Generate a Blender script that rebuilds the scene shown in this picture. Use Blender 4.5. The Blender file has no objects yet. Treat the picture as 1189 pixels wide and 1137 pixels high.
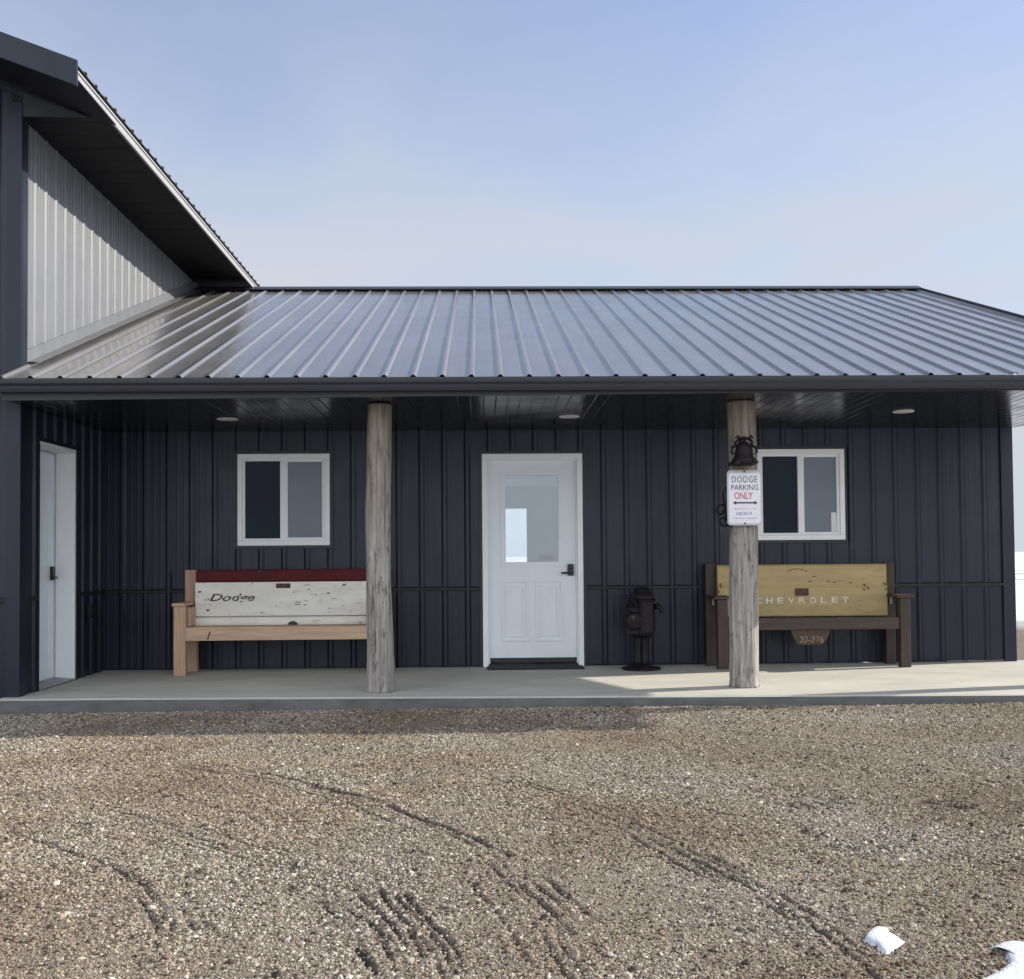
import bpy, bmesh, math, random
import numpy as np
from mathutils import Vector, Matrix, noise as mnoise
random.seed(4); rng = np.random.default_rng(4)
R = math.radians
sc = bpy.context.scene
col = sc.collection
P = 0.2286                      # rib spacing of the steel panels

# ------------------------------------------------------------------ materials
class NT:
    def __init__(s, m):
        s.m = m; m.use_nodes = True; s.t = m.node_tree
        s.t.nodes.clear()
    def n(s, typ, **kw):
        nd = s.t.nodes.new('ShaderNode' + typ)
        for k, v in kw.items():
            if k in nd.inputs.keys() and not hasattr(nd, k): nd.inputs[k].default_value = v
            elif hasattr(nd, k): setattr(nd, k, v)
            else: nd.inputs[k].default_value = v
        return nd
    def l(s, a, b): s.t.links.new(a, b)

def ramp(nt, fac, stops, interp='LINEAR'):
    r = nt.n('ValToRGB'); cr = r.color_ramp; cr.interpolation = interp
    while len(cr.elements) < len(stops): cr.elements.new(0.5)
    for e, (p, c) in zip(cr.elements, stops):
        e.position = p
        e.color = (c, c, c, 1) if isinstance(c, (int, float)) else (*c, 1)
    nt.l(fac, r.inputs[0]); return r.outputs[0]

def mixc(nt, fac, a, b, mode='MIX'):
    m = nt.n('Mix'); m.data_type = 'RGBA'; m.blend_type = mode
    ins = [i for i in m.inputs if i.enabled]
    f, A, B = m.inputs['Factor'], None, None
    A = [i for i in m.inputs if i.name == 'A' and i.type == 'RGBA'][0]
    B = [i for i in m.inputs if i.name == 'B' and i.type == 'RGBA'][0]
    f = [i for i in m.inputs if i.name == 'Factor' and i.type == 'VALUE'][0]
    for sock, v in ((f, fac), (A, a), (B, b)):
        if isinstance(v, (int, float)): sock.default_value = v
        elif isinstance(v, tuple): sock.default_value = (*v, 1)
        else: nt.l(v, sock)
    return [o for o in m.outputs if o.type == 'RGBA'][0]

def coord(nt, scale=(1, 1, 1), kind='Object'):
    tc = nt.n('TexCoord'); mp = nt.n('Mapping'); mp.inputs['Scale'].default_value = scale
    nt.l(tc.outputs[kind], mp.inputs[0]); return mp.outputs[0]

def noise(nt, vec, scale, detail=4, rough=.55, dist=0):
    n = nt.n('TexNoise'); n.inputs['Scale'].default_value = scale; n.inputs['Detail'].default_value = detail
    n.inputs['Roughness'].default_value = rough; n.inputs['Distortion'].default_value = dist
    nt.l(vec, n.inputs['Vector']); return n.outputs[0]

def mat(name, c, rough=.5, var=.15, vscale=(6, 6, 6), metallic=0, spec=.5, bump=0, bscale=30, stops=None,
        rvar=0, spots=None, coat=0, grime=None):
    m = bpy.data.materials.new(name); nt = NT(m)
    out = nt.n('OutputMaterial'); b = nt.n('BsdfPrincipled')
    nt.l(b.outputs[0], out.inputs[0])
    v = coord(nt, vscale); f = noise(nt, v, 1, 6, .6)
    if stops: cc = ramp(nt, f, stops)
    else:
        lo = tuple(max(0, x*(1-var)) for x in c); hi = tuple(min(1, x*(1+var)) for x in c)
        cc = ramp(nt, f, [(.3, lo), (.7, hi)])
    if spots:
        for (sc_, th, colr, w) in spots:
            s = noise(nt, coord(nt, sc_), 1, 5, .65)
            k = ramp(nt, s, [(th, 0.), (min(1, th+w), 1.)])
            cc = mixc(nt, k, cc, colr)
    nt.l(cc, b.inputs['Base Color'])
    b.inputs['Metallic'].default_value = metallic
    b.inputs['Specular IOR Level'].default_value = spec
    b.inputs['Coat Weight'].default_value = coat
    if rvar:
        rf = noise(nt, coord(nt), 3, 4)
        nt.l(ramp(nt, rf, [(.3, max(.02, rough-rvar)), (.7, rough+rvar)]), b.inputs['Roughness'])
    else: b.inputs['Roughness'].default_value = rough
    if bump:
        bn = nt.n('Bump'); bn.inputs['Strength'].default_value = 1; bn.inputs['Distance'].default_value = bump
        bs = bscale if isinstance(bscale, tuple) else (bscale,)*3
        nt.l(noise(nt, coord(nt, bs), 1, 5, .6), bn.inputs['Height']); nt.l(bn.outputs[0], b.inputs['Normal'])
    return m

M = {}
M['siding'] = mat('charcoal_blue_steel', (.0175, .0215, .036), .38, .16, (5, 5, .5), spec=.34, bump=.0012, bscale=(5, 5, 1.3), rvar=.06,
                  spots=[((9, 9, 2.2), .6, (.0235, .0275, .042), .25)])
M['wainscot'] = mat('deep_navy_steel', (.0115, .0148, .0275), .38, .16, (5, 5, .8), spec=.34, bump=.0012, bscale=(5, 5, 1.6), rvar=.06,
                    spots=[((7, 7, 5), .58, (.016, .0195, .031), .3)])
M['sunlit_siding'] = mat('sunlit_grey_steel', (.135, .142, .155), .4, .10, (6, 6, .4), spec=.5, bump=.0012, bscale=(5, 5, 1.3), rvar=.06)  # siding made paler where the sun strikes, sunlight put into the colour
M['trim'] = mat('charcoal_trim', (.012, .013, .018), .45, .15, (3, 3, 3), bump=.0005, bscale=6)
M['gutter'] = mat('charcoal_gutter', (.032, .034, .044), .42, .12, (1.5, 4, 4), bump=.0006, bscale=4, rvar=.05)
M['sunlit_gutter'] = mat('sunlit_grey_gutter', (.30, .30, .31), .4, .06, (3, 3, 3))  # sunlit brightness of the eave strip put into its colour
M['roof'] = mat('charcoal_roof_steel', (.155, .15, .147), .17, .16, (3, .6, .6), spec=1.0, bump=.0016, bscale=(6, 1.1, 1.1), rvar=.05,
                spots=[((30, 30, 30), .66, (.22, .22, .22), .12)])
M['soffit'] = mat('black_soffit_steel', (.006, .0065, .009), .2, .2, (4, 1, 1), spec=.5, bump=.002, bscale=(9, .8, 1), rvar=.07)
M['barn_soffit'] = mat('matt_black_soffit', (.004, .0042, .006), .6, .2, spec=.2)
M['vinyl'] = mat('white_vinyl', (.82, .83, .84), .4, .03, (5, 5, 5))
M['door'] = mat('white_door_paint', (.76, .80, .85), .38, .04, (3, 3, 2), bump=.0004, bscale=(40, 40, 4),
                spots=[((6, 6, 9), .66, (.55, .58, .62), .2)])
M['black'] = mat('black_metal', (.008, .008, .010), .35, .2, (30, 30, 30))
M['rubber'] = mat('black_rubber', (.015, .015, .016), .8, .3, (40, 40, 40), bump=.002, bscale=120)
M['concrete'] = mat('broom_finished_concrete', (.44, .425, .375), .85, .12, (1.3, 2, 1), bump=.0015, bscale=(60, 90, 60),
                    spots=[((.9, 3.5, 1), .56, (.32, .31, .28), .2), ((14, 14, 14), .64, (.31, .29, .25), .12)])
M['concrete_edge'] = mat('rough_concrete', (.12, .12, .12), .9, .25, (5, 5, 9), bump=.006, bscale=40)
M['drywall'] = mat('pale_drywall', (.62, .65, .68), .8, .03)
M['dark_pane'] = mat('dark_window_glass', (.004, .010, .024), .05, .3, (2, 2, 2), spec=.10)
M['screen'] = mat('grey_insect_screen', (.115, .15, .20), .35, .12, (1, 1, 2.5), spec=.4, coat=.25)
M['cedar'] = mat('cedar', (.46, .30, .20), .7, .2, (50, 50, 3), bump=.0012, bscale=(90, 90, 5),
                 spots=[((6, 6, 14), .66, (.28, .17, .10), .2)])
M['cedar_x'] = mat('cedar_board', (.50, .34, .23), .7, .2, (3, 50, 50), bump=.0012, bscale=(5, 90, 90),
                   spots=[((5, 14, 14), .66, (.30, .19, .11), .2)])
M['stain'] = mat('dark_stained_wood', (.042, .027, .021), .6, .35, (45, 45, 3), bump=.0015, bscale=(90, 90, 5),
                 spots=[((8, 8, 10), .62, (.085, .055, .036), .2)])
M['stain_x'] = mat('dark_stained_board', (.048, .031, .024), .6, .35, (3, 45, 45), bump=.0015, bscale=(5, 90, 90),
                   spots=[((8, 14, 14), .62, (.095, .06, .04), .2)])
M['white_paint'] = mat('chipped_white_paint', (.74, .72, .65), .5, .1, (3, 3, 12), bump=.0008, bscale=18,
                       spots=[((5, 5, 26), .60, (.45, .41, .34), .12), ((16, 16, 34), .655, (.20, .12, .08), .03), ((40, 40, 40), .72, (.10, .06, .04), .03)])
M['red_paint'] = mat('faded_red_paint', (.08, .005, .009), .5, .2, (4, 4, 9), spec=.2, spots=[((14, 14, 20), .66, (.10, .05, .03), .06)])
M['tan_paint'] = mat('worn_tan_paint', (.385, .292, .125), .45, .14, (2.5, 2.5, 14), bump=.0008, bscale=14,
                     spots=[((5, 5, 18), .60, (.31, .225, .09), .15), ((11, 11, 40), .67, (.12, .07, .04), .03), ((36, 36, 36), .73, (.55, .47, .30), .03)])
M['rust'] = mat('brown_rust', (.09, .05, .035), .85, .5, (40, 40, 40), bump=.002, bscale=60)
M['chip'] = mat('bare_metal_chip', (.17, .115, .085), .8, .5, (60, 60, 60))
M['scratch'] = mat('rust_brown_scratch', (.17, .105, .045), .8, .6, (50, 50, 50))
M['faded_white'] = mat('faded_white_lettering', (.62, .60, .52), .6, .15, (20, 20, 20), spots=[((30, 30, 30), .62, (.42, .33, .16), .04)])
M['rust_letter'] = mat('rusted_dark_lettering', (.05, .035, .035), .7, .5, (30, 30, 30), spots=[((28, 28, 28), .56, (.5, .47, .42), .05)])
M['iron'] = mat('dark_cast_iron', (.012, .009, .011), .5, .5, (14, 14, 14), metallic=0, spec=.2, bump=.003, bscale=45,
                spots=[((18, 18, 18), .6, (.022, .013, .012), .15)])
M['worn_steel'] = mat('worn_steel', (.25, .25, .27), .4, .2, (20, 20, 20), metallic=.7)
M['sign_white'] = mat('white_sign_enamel', (.70, .68, .72), .35, .05, (9, 9, 9), spots=[((24, 24, 24), .68, (.5, .46, .45), .06)])
M['sign_edge'] = mat('sign_border_grey', (.42, .41, .46), .4, .1)
M['ink_dark'] = mat('dark_sign_ink', (.05, .035, .05), .5, .2)
M['ink_red'] = mat('red_sign_ink', (.5, .12, .2), .5, .2)
M['ink_blue'] = mat('blue_grey_sign_ink', (.30, .30, .45), .5, .2)
M['ink_pink'] = mat('pink_sign_ink', (.58, .34, .42), .5, .2)
M['plate'] = mat('rusty_orange_plate', (.06, .036, .02), .7, .5, (30, 30, 30), spots=[((20, 20, 20), .55, (.05, .03, .02), .1)])
M['plate_ink'] = mat('faded_plate_number', (.26, .18, .12), .7, .5, (30, 30, 30), spots=[((26, 26, 26), .55, (.09, .055, .03), .1)])
M['snow'] = mat('crusted_snow', (.66, .68, .71), .6, .08, (20, 20, 20), bump=.006, bscale=110, spots=[((30, 30, 30), .62, (.52, .49, .45), .2)])
M['light_trim'] = mat('white_light_trim', (.75, .75, .75), .4, .03)
M['light_lens'] = mat('frosted_lamp_lens', (.62, .62, .60), .3, .03)

def glass_mat():
    m = bpy.data.materials.new('clear_glass'); nt = NT(m)
    out = nt.n('OutputMaterial'); t = nt.n('BsdfTransparent'); t.inputs[0].default_value = (.86, .9, .92, 1)
    g = nt.n('BsdfGlossy'); g.inputs['Roughness'].default_value = .01; g.inputs[0].default_value = (.9, .95, 1, 1)
    fr = nt.n('Fresnel'); fr.inputs[0].default_value = 1.9
    mx = nt.n('MixShader'); nt.l(fr.outputs[0], mx.inputs[0]); nt.l(t.outputs[0], mx.inputs[1]); nt.l(g.outputs[0], mx.inputs[2])
    nt.l(mx.outputs[0], out.inputs[0]); return m
M['glass'] = glass_mat()

def log_mat():
    m = bpy.data.materials.new('weathered_grey_log'); nt = NT(m)
    out = nt.n('OutputMaterial'); b = nt.n('BsdfPrincipled'); nt.l(b.outputs[0], out.inputs[0])
    g = noise(nt, coord(nt, (38, 38, 1.6)), 1, 7, .65, .6)
    c = ramp(nt, g, [(.25, (.09, .078, .067)), (.42, (.22, .20, .18)), (.58, (.35, .33, .305)), (.8, (.48, .465, .44))])
    # browner and darker on the upper part, painting in the sunlit look of the foot
    sep = nt.n('SeparateXYZ'); tc = nt.n('TexCoord'); nt.l(tc.outputs['Object'], sep.inputs[0])
    big = noise(nt, coord(nt, (3, 3, 1.2)), 1, 5, .6)
    add = nt.n('Math', operation='MULTIPLY_ADD'); nt.l(big, add.inputs[0]); add.inputs[1].default_value = 1.6; nt.l(sep.outputs[2], add.inputs[2])
    k = ramp(nt, add.outputs[0], [(.0, 0.), (1., 1.)])
    mr = nt.n('MapRange'); mr.inputs[1].default_value = 1.9; mr.inputs[2].default_value = 3.1; nt.l(add.outputs[0], mr.inputs[0])
    c = mixc(nt, mr.outputs[0], c, (.66, .58, .48), 'MULTIPLY')
    dk = noise(nt, coord(nt, (17, 17, 5)), 1, 6, .72)
    c = mixc(nt, ramp(nt, dk, [(.53, 0.), (.62, .85)]), c, (.10, .088, .08))
    nt.l(c, b.inputs['Base Color']); b.inputs['Roughness'].default_value = .85
    bn = nt.n('Bump'); bn.inputs['Distance'].default_value = .004; nt.l(g, bn.inputs['Height']); nt.l(bn.outputs[0], b.inputs['Normal'])
    return m
M['log'] = log_mat()

def ground_mat():
    m = bpy.data.materials.new('gravel_ground'); nt = NT(m)
    out = nt.n('OutputMaterial'); b = nt.n('BsdfPrincipled'); nt.l(b.outputs[0], out.inputs[0])
    v = coord(nt)
    vo = nt.n('TexVoronoi'); vo.inputs['Scale'].default_value = 150; nt.l(v, vo.inputs[0])
    hs = nt.n('SeparateColor'); nt.l(vo.outputs['Color'], hs.inputs[0])
    st = ramp(nt, hs.outputs[0], [(0, (.07, .055, .043)), (.35, (.18, .145, .11)), (.6, (.25, .207, .16)), (.85, (.31, .275, .23)), (1, (.42, .39, .34))])
    big = noise(nt, v, .55, 5, .6)
    soil = ramp(nt, big, [(.35, (.195, .15, .105)), (.65, (.265, .225, .172))])
    c = mixc(nt, .42, st, soil)
    at = nt.n('Attribute'); at.attribute_name = 'shade_damp'
    c = mixc(nt, at.outputs['Fac'], c, (.07, .054, .041))  # darkens tread grooves as painted shade, and random damp patches
    # open prairie beyond the yard: stubble grass with drifted snow
    geo = nt.n('NewGeometry'); sp = nt.n('SeparateXYZ'); nt.l(geo.outputs['Position'], sp.inputs[0])
    ln = nt.n('VectorMath', operation='LENGTH'); nt.l(geo.outputs['Position'], ln.inputs[0])
    sn = noise(nt, coord(nt, (.02, .045, .02)), 1, 6, .62)
    field = ramp(nt, sn, [(.36, (.20, .165, .12)), (.42, (.32, .29, .24)), (.45, (.75, .77, .80)), (1, (.82, .84, .87))])
    mr = nt.n('MapRange'); mr.inputs[1].default_value = 9.8; mr.inputs[2].default_value = 12.5; nt.l(ln.outputs['Value'], mr.inputs[0])
    c = mixc(nt, mr.outputs[0], c, field)
    nt.l(c, b.inputs['Base Color']); b.inputs['Roughness'].default_value = .92; b.inputs['Specular IOR Level'].default_value = .2
    bn = nt.n('Bump'); bn.inputs['Distance'].default_value = .008
    dm = nt.n('Math', operation='MULTIPLY'); nt.l(vo.outputs['Distance'], dm.inputs[0]); dm.inputs[1].default_value = -1
    nt.l(dm.outputs[0], bn.inputs['Height']); nt.l(bn.outputs[0], b.inputs['Normal'])
    return m
M['ground'] = ground_mat()

def stone_mat():
    m = bpy.data.materials.new('crushed_stone'); nt = NT(m)
    out = nt.n('OutputMaterial'); b = nt.n('BsdfPrincipled'); nt.l(b.outputs[0], out.inputs[0])
    oi = nt.n('ObjectInfo')
    c = ramp(nt, oi.outputs['Random'], [(0, (.035, .029, .025)), (.2, (.075, .060, .047)), (.36, (.20, .165, .128)), (.58, (.285, .238, .185)), (.76, (.265, .245, .220)), (.92, (.37, .34, .295)), (1, (.54, .515, .47))])
    geo = nt.n('NewGeometry')
    bg = nt.n('TexNoise'); bg.inputs['Scale'].default_value = .8; bg.inputs['Detail'].default_value = 4; nt.l(geo.outputs['Position'], bg.inputs['Vector'])
    c = mixc(nt, 1.0, c, ramp(nt, bg.outputs[0], [(.36, (.84, .74, .62)), (.47, (1.06, .98, .86)), (.60, (1.18, 1.17, 1.12))]), 'MULTIPLY')
    nt.l(c, b.inputs['Base Color']); b.inputs['Roughness'].default_value = .85; b.inputs['Specular IOR Level'].default_value = .25
    return m
M['stone'] = stone_mat()

# ------------------------------------------------------------------ mesh builder
class MB:
    def __init__(s): s.v = []; s.f = []; s.sm = []
    def add(s, vs, fs, smooth=False):
        o = len(s.v); s.v += [tuple(p) for p in vs]; s.f += [tuple(i+o for i in f) for f in fs]; s.sm += [smooth]*len(fs); return s
    def box(s, x0, x1, y0, y1, z0, z1):
        vs = [(x, y, z) for x in (x0, x1) for y in (y0, y1) for z in (z0, z1)]
        return s.add(vs, [(0, 1, 3, 2), (4, 6, 7, 5), (0, 4, 5, 1), (2, 3, 7, 6), (0, 2, 6, 4), (1, 5, 7, 3)])
    def quad(s, a, b, c, d): return s.add([a, b, c, d], [(0, 1, 2, 3)])
    def prism(s, poly, axis, a0, a1):
        """poly: closed list of 2-D points, swept along axis ('x': poly=(y,z); 'y': (x,z); 'z': (x,y))"""
        def pt(p, a): return {'x': (a, p[0], p[1]), 'y': (p[0], a, p[1]), 'z': (p[0], p[1], a)}[axis]
        n = len(poly); vs = [pt(p, a0) for p in poly]+[pt(p, a1) for p in poly]
        fs = [(i, (i+1) % n, n+(i+1) % n, n+i) for i in range(n)]+[tuple(range(n))[::-1], tuple(range(n, 2*n))]
        return s.add(vs, fs)
    def frame(s, x0, x1, z0, z1, w, y0, y1, wb=None, axis='y'):
        wb = w if wb is None else wb
        s.box(x0, x1, y0, y1, z1-w, z1); 
        if wb > 0: s.box(x0, x1, y0, y1, z0, z0+wb)
        s.box(x0, x0+w, y0, y1, z0+wb, z1-w); s.box(x1-w, x1, y0, y1, z0+wb, z1-w); return s
    def lathe(s, prof, c=(0, 0, 0), n=28, axis='z', smooth=True):
        vs = []
        for r, h in prof:
            for i in range(n):
                a = 2*math.pi*i/n; p = (r*math.cos(a), r*math.sin(a))
                q = {'z': (p[0], p[1], h), 'y': (p[0], h, p[1]), 'x': (h, p[0], p[1])}[axis]
                vs.append((q[0]+c[0], q[1]+c[1], q[2]+c[2]))
        fs = []
        for k in range(len(prof)-1):
            for i in range(n): j = (i+1) % n; fs.append((k*n+i, k*n+j, (k+1)*n+j, (k+1)*n+i))
        fs += [tuple(range(n))[::-1], tuple(range((len(prof)-1)*n, len(prof)*n))]
        return s.add(vs, fs, smooth)
    def tube(s, pts, r, n=8):
        pts = [Vector(p) for p in pts]; vs = []
        for i, p in enumerate(pts):
            d = (pts[min(i+1, len(pts)-1)]-pts[max(i-1, 0)]).normalized()
            a = d.cross(Vector((0, 0, 1)) if abs(d.z) < .9 else Vector((1, 0, 0))).normalized(); b = d.cross(a)
            rr = r[i] if isinstance(r, (list, tuple)) else r
            for k in range(n):
                t = 2*math.pi*k/n; vs.append(p+a*rr*math.cos(t)+b*rr*math.sin(t))
        fs = []
        for i in range(len(pts)-1):
            for k in range(n): j = (k+1) % n; fs.append((i*n+k, i*n+j, (i+1)*n+j, (i+1)*n+k))
        fs += [tuple(range(n))[::-1], tuple(range((len(pts)-1)*n, len(pts)*n))]
        return s.add(vs, fs, True)
    def build(s, name, m, parent=None, loc=None, bevel=0, seg=2):
        L = world_loc(parent) if parent is not None else Vector(loc or (0, 0, 0))
        me = bpy.data.meshes.new(name)
        me.from_pydata([(a-L.x, b-L.y, c-L.z) for a, b, c in s.v], [], s.f)
        bm = bmesh.new(); bm.from_mesh(me); bmesh.ops.recalc_face_normals(bm, faces=bm.faces)
        bm.to_mesh(me); bm.free()
        me.polygons.foreach_set('use_smooth', s.sm)
        me.materials.append(m)
        o = bpy.data.objects.new(name, me); col.objects.link(o)
        if parent is not None: o.parent = parent
        else: o.location = L
        if bevel:
            md = o.modifiers.new('bevel', 'BEVEL'); md.width = bevel; md.segments = seg; md.limit_method = 'ANGLE'; md.angle_limit = R(40)
        return o

def merge_into(o, mb, m):
    """chips and scratches belong to the mesh of the part they are on"""
    L = world_loc(o); me = o.data; me.materials.append(m)
    bm = bmesh.new(); bm.from_mesh(me); vs = [bm.verts.new((a-L.x, b-L.y, c-L.z)) for a, b, c in mb.v]
    for f in mb.f:
        q = bm.faces.new([vs[i] for i in f]); q.material_index = len(me.materials)-1
    bmesh.ops.recalc_face_normals(bm, faces=bm.faces); bm.to_mesh(me); bm.free()
    o.modifiers['bevel'].limit_method = 'ANGLE'; o.modifiers['bevel'].use_clamp_overlap = True

def world_loc(o):
    L = Vector((0, 0, 0))
    while o is not None: L = L+o.location; o = o.parent
    return L

def thing(name, label, cat, loc, group=None):
    o = bpy.data.objects.new(name, None); o.empty_display_size = .2; o.location = loc; col.objects.link(o)
    o['label'] = label; o['category'] = cat
    if group: o['group'] = group
    return o
def structure(o): o['kind'] = 'structure'; return o

PROFILE = [(-.034, 0), (-.013, .019), (.013, .019), (.034, 0), (.066, 0), (.076, .0009), (.084, .0009), (.094, 0), (.134, 0), (.144, .0009), (.152, .0009), (.162, 0)]
PALEPROFILE = [(-.030, 0), (-.012, .013), (.012, .013), (.030, 0), (.064, 0), (.071, .006), (.087, .006), (.094, 0), (.134, 0), (.141, .006), (.157, .006), (.164, 0)]
ROOFPROFILE = [(-.025, 0), (-.0095, .018), (.0095, .018), (.025, 0), (.06, .0004), (.11, 0), (.16, .0004)]
def corr(mb, org, ud, nd, hd, u0, u1, h0, h1, phase, prof=PROFILE):
    """ribbed sheet: u runs across the ribs, h along them, ribs stand out along nd; h0/h1 may be functions of u"""
    org, ud, nd, hd = map(Vector, (org, ud, nd, hd))
    k0 = math.floor((u0-phase)/P)-1; k1 = math.ceil((u1-phase)/P)+1
    pts = [(phase+k*P+a, b) for k in range(k0, k1+1) for a, b in prof]
    def hgt(u):
        for (a, x), (b, y) in zip(pts, pts[1:]):
            if a <= u <= b: return x+(y-x)*(u-a)/(b-a) if b > a else x
        return 0
    pts = [(u0, hgt(u0))]+[p for p in pts if u0+1e-4 < p[0] < u1-1e-4]+[(u1, hgt(u1))]
    F = lambda h, u: h(u) if callable(h) else h
    vs = []
    for u, n in pts: vs.append(org+ud*u+nd*n+hd*F(h0, u)); vs.append(org+ud*u+nd*n+hd*F(h1, u))
    mb.add(vs, [(2*i, 2*i+2, 2*i+3, 2*i+1) for i in range(len(pts)-1)])

def text_mesh(s, size, spacing=1., shear=0, extrude=.0015, bold=0, width=None, height=None):
    c = bpy.data.curves.new('t', 'FONT'); c.body = s; c.size = size; c.space_character = spacing; c.shear = shear
    c.extrude = extrude; c.offset = bold; c.align_x = 'LEFT'; c.resolution_u = 3
    o = bpy.data.objects.new('t', c); col.objects.link(o)
    dg = bpy.context.evaluated_depsgraph_get(); me = bpy.data.meshes.new_from_object(o.evaluated_get(dg))
    bpy.data.objects.remove(o); bpy.data.curves.remove(c)
    vs = np.array([v.co[:] for v in me.vertices]); fs = [tuple(p.vertices) for p in me.polygons]
    bpy.data.meshes.remove(me)
    vs[:, :2] -= vs[:, :2].min(0)
    if width: vs[:, 0] *= width/vs[:, 0].max()
    if height: vs[:, 1] *= height/vs[:, 1].max()
    return vs, fs
def put_text(mb, s, x, z, y, **kw):
    vs, fs = text_mesh(s, kw.pop('size', .1), **kw)
    mb.add([(x+a, y-c, z+b) for a, b, c in vs], fs)

# ------------------------------------------------------------------ ground
XR, XL = 5.3924, -3.7587                  # right corner of the front wall, plane of the left building's side wall
TR = {'A1': [(-.28, -7.21), (-.16, -7.55), (-.09, -7.74), (-.06, -7.94)], 'A2': [(-.31, -7.22), (-.18, -7.57), (-.12, -7.78), (-.08, -7.96)],
'A3': [(-.37, -7.16), (-.25, -7.54), (-.18, -7.81)], 'A4': [(-.44, -7.21), (-.32, -7.47), (-.24, -7.7)], 'A5': [(-.47, -7.34), (-.37, -7.5), (-.3, -7.66)],
'A6': [(-.57, -7.26), (-.48, -7.46)], 'A7': [(-.39, -7.71), (-.31, -7.94)], 'A8': [(-.34, -7.61), (-.27, -7.84)],
'B1': [(.21, -7.04), (.29, -7.29), (.38, -7.58)], 'B2': [(.14, -7.05), (.23, -7.28), (.3, -7.53)], 'B3': [(.11, -7.1), (.19, -7.35), (.28, -7.67)], 'B4': [(.19, -7.48), (.26, -7.69)],
'L': [(-1.18, -5.07), (-.8, -5.43), (-.51, -5.75), (-.3, -6.08), (-.1, -6.4), (.11, -6.79)],
'C1': [(.65, -6.24), (.8, -6.64)], 'C2': [(.87, -6.82), (.97, -7.06)], 'C3': [(.68, -6.54), (.8, -6.88), (.83, -7.14)], 'C4': [(.71, -6.88), (.8, -7.11)], 'C5': [(.79, -6.83), (.91, -7.15)],
'D1': [(1.03, -7.28), (1.1, -7.57)], 'D2': [(.94, -7.39), (1.01, -7.57)], 'E1': [(-1.95, -6.34), (-1.51, -6.7), (-1.2, -7.11)], 'E2': [(-1.01, -7.37), (-.92, -7.59)], 'E3': [(-.97, -7.37), (-.86, -7.59)],
'F1': [(1.5, -5.48), (1.72, -5.52)], 'F2': [(2.12, -5.86), (2.27, -5.98)], 'F3': [(2.29, -4.29), (2.46, -4.39)], 'F4': [(1.67, -3.9), (1.92, -4.03)], 'M1': [(-.76, -6.82), (-.53, -7.02)], 'M2': [(-.7, -7.01), (-.58, -7.13)],
'G1': [(-.05, -7.1), (.06, -7.5), (.13, -7.9)], 'G2': [(-.62, -6.2), (-.35, -6.5), (-.12, -6.95)], 'G3': [(1.0, -6.0), (1.35, -6.35), (1.5, -6.8)], 'G4': [(-1.6, -5.6), (-1.1, -6.0), (-.8, -6.5)], 'G5': [(1.7, -5.7), (2.1, -6.1)], 'G6': [(.3, -5.6), (.62, -6.05)], 'H1': [(1.45, -5.86), (1.49, -5.98)], 'H2': [(1.52, -5.85), (1.56, -5.97)], 'H3': [(1.59, -5.84), (1.63, -5.96)], 'H4': [(1.66, -5.83), (1.7, -5.95)], 'H5': [(1.73, -5.82), (1.77, -5.94)]}
TW = {'G1': (.010, .5), 'G2': (.012, .4), 'G3': (.012, .4), 'G4': (.012, .4), 'G5': (.012, .45), 'G6': (.012, .35), 'H1': (.012, .6), 'H2': (.012, .6), 'H3': (.012, .6), 'H4': (.012, .6), 'H5': (.012, .6), 'L': (.018, .9), 'F1': (.03, 1), 'F2': (.05, 1), 'F3': (.04, 1), 'F4': (.04, .7), 'E1': (.022, .6), 'E2': (.012, .6), 'E3': (.012, .6), 'M1': (.012, .5), 'M2': (.012, .5),
      'C2': (.013, .9), 'B1': (.011, .8), 'A6': (.011, .7), 'A7': (.014, .9)}

# long sweeping wheel paths, each a set of parallel tread ribs that come and go along the sweep
SWEEPS = [([(-1.6, -4.75), (-1.18, -5.07), (-.8, -5.43), (-.51, -5.75), (-.3, -6.08), (-.1, -6.4), (.08, -6.79), (.2, -7.2), (.3, -7.6), (.38, -8.1)], (-.13, -.085, -.04, .005)),
          ([(-1.75, -5.9), (-1.25, -6.3), (-.9, -6.65), (-.62, -6.98), (-.42, -7.25), (-.28, -7.55), (-.19, -7.82), (-.13, -8.2)], (-.13, -.088, -.046, 0, .045, .09)),
          ([(.15, -5.2), (.45, -5.8), (.68, -6.4), (.8, -6.85), (.9, -7.1), (1.0, -7.4), (1.06, -7.7), (1.1, -8.1)], (-.09, -.045, 0, .045)),
          ([(-2.6, -5.7), (-1.95, -6.3), (-1.51, -6.7), (-1.2, -7.11), (-1.0, -7.5), (-.86, -8.0)], (-.06, -.015, .03))]
for si, (pl, offs) in enumerate(SWEEPS):
    P_ = np.array(pl); d_ = np.gradient(P_, axis=0); d_ /= np.linalg.norm(d_, axis=1)[:, None]; n_ = np.stack([-d_[:, 1], d_[:, 0]], 1)
    for oi_, of_ in enumerate(offs):
        TR['S%d_%d' % (si, oi_)] = [tuple(q) for q in P_+n_*of_]

def vnoise(x, y, s, seed):
    """smooth value noise on arrays"""
    xs, ys = x/s+seed*17.3, y/s+seed*9.1
    xi, yi = np.floor(xs), np.floor(ys); fx, fy = xs-xi, ys-yi
    fx = fx*fx*(3-2*fx); fy = fy*fy*(3-2*fy)
    h = lambda a, b: np.modf(np.abs(np.sin(a*127.1+b*311.7+seed*74.7)*43758.5453))[0]
    return (h(xi, yi)*(1-fx)+h(xi+1, yi)*fx)*(1-fy)+(h(xi, yi+1)*(1-fx)+h(xi+1, yi+1)*fx)*fy

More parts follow.
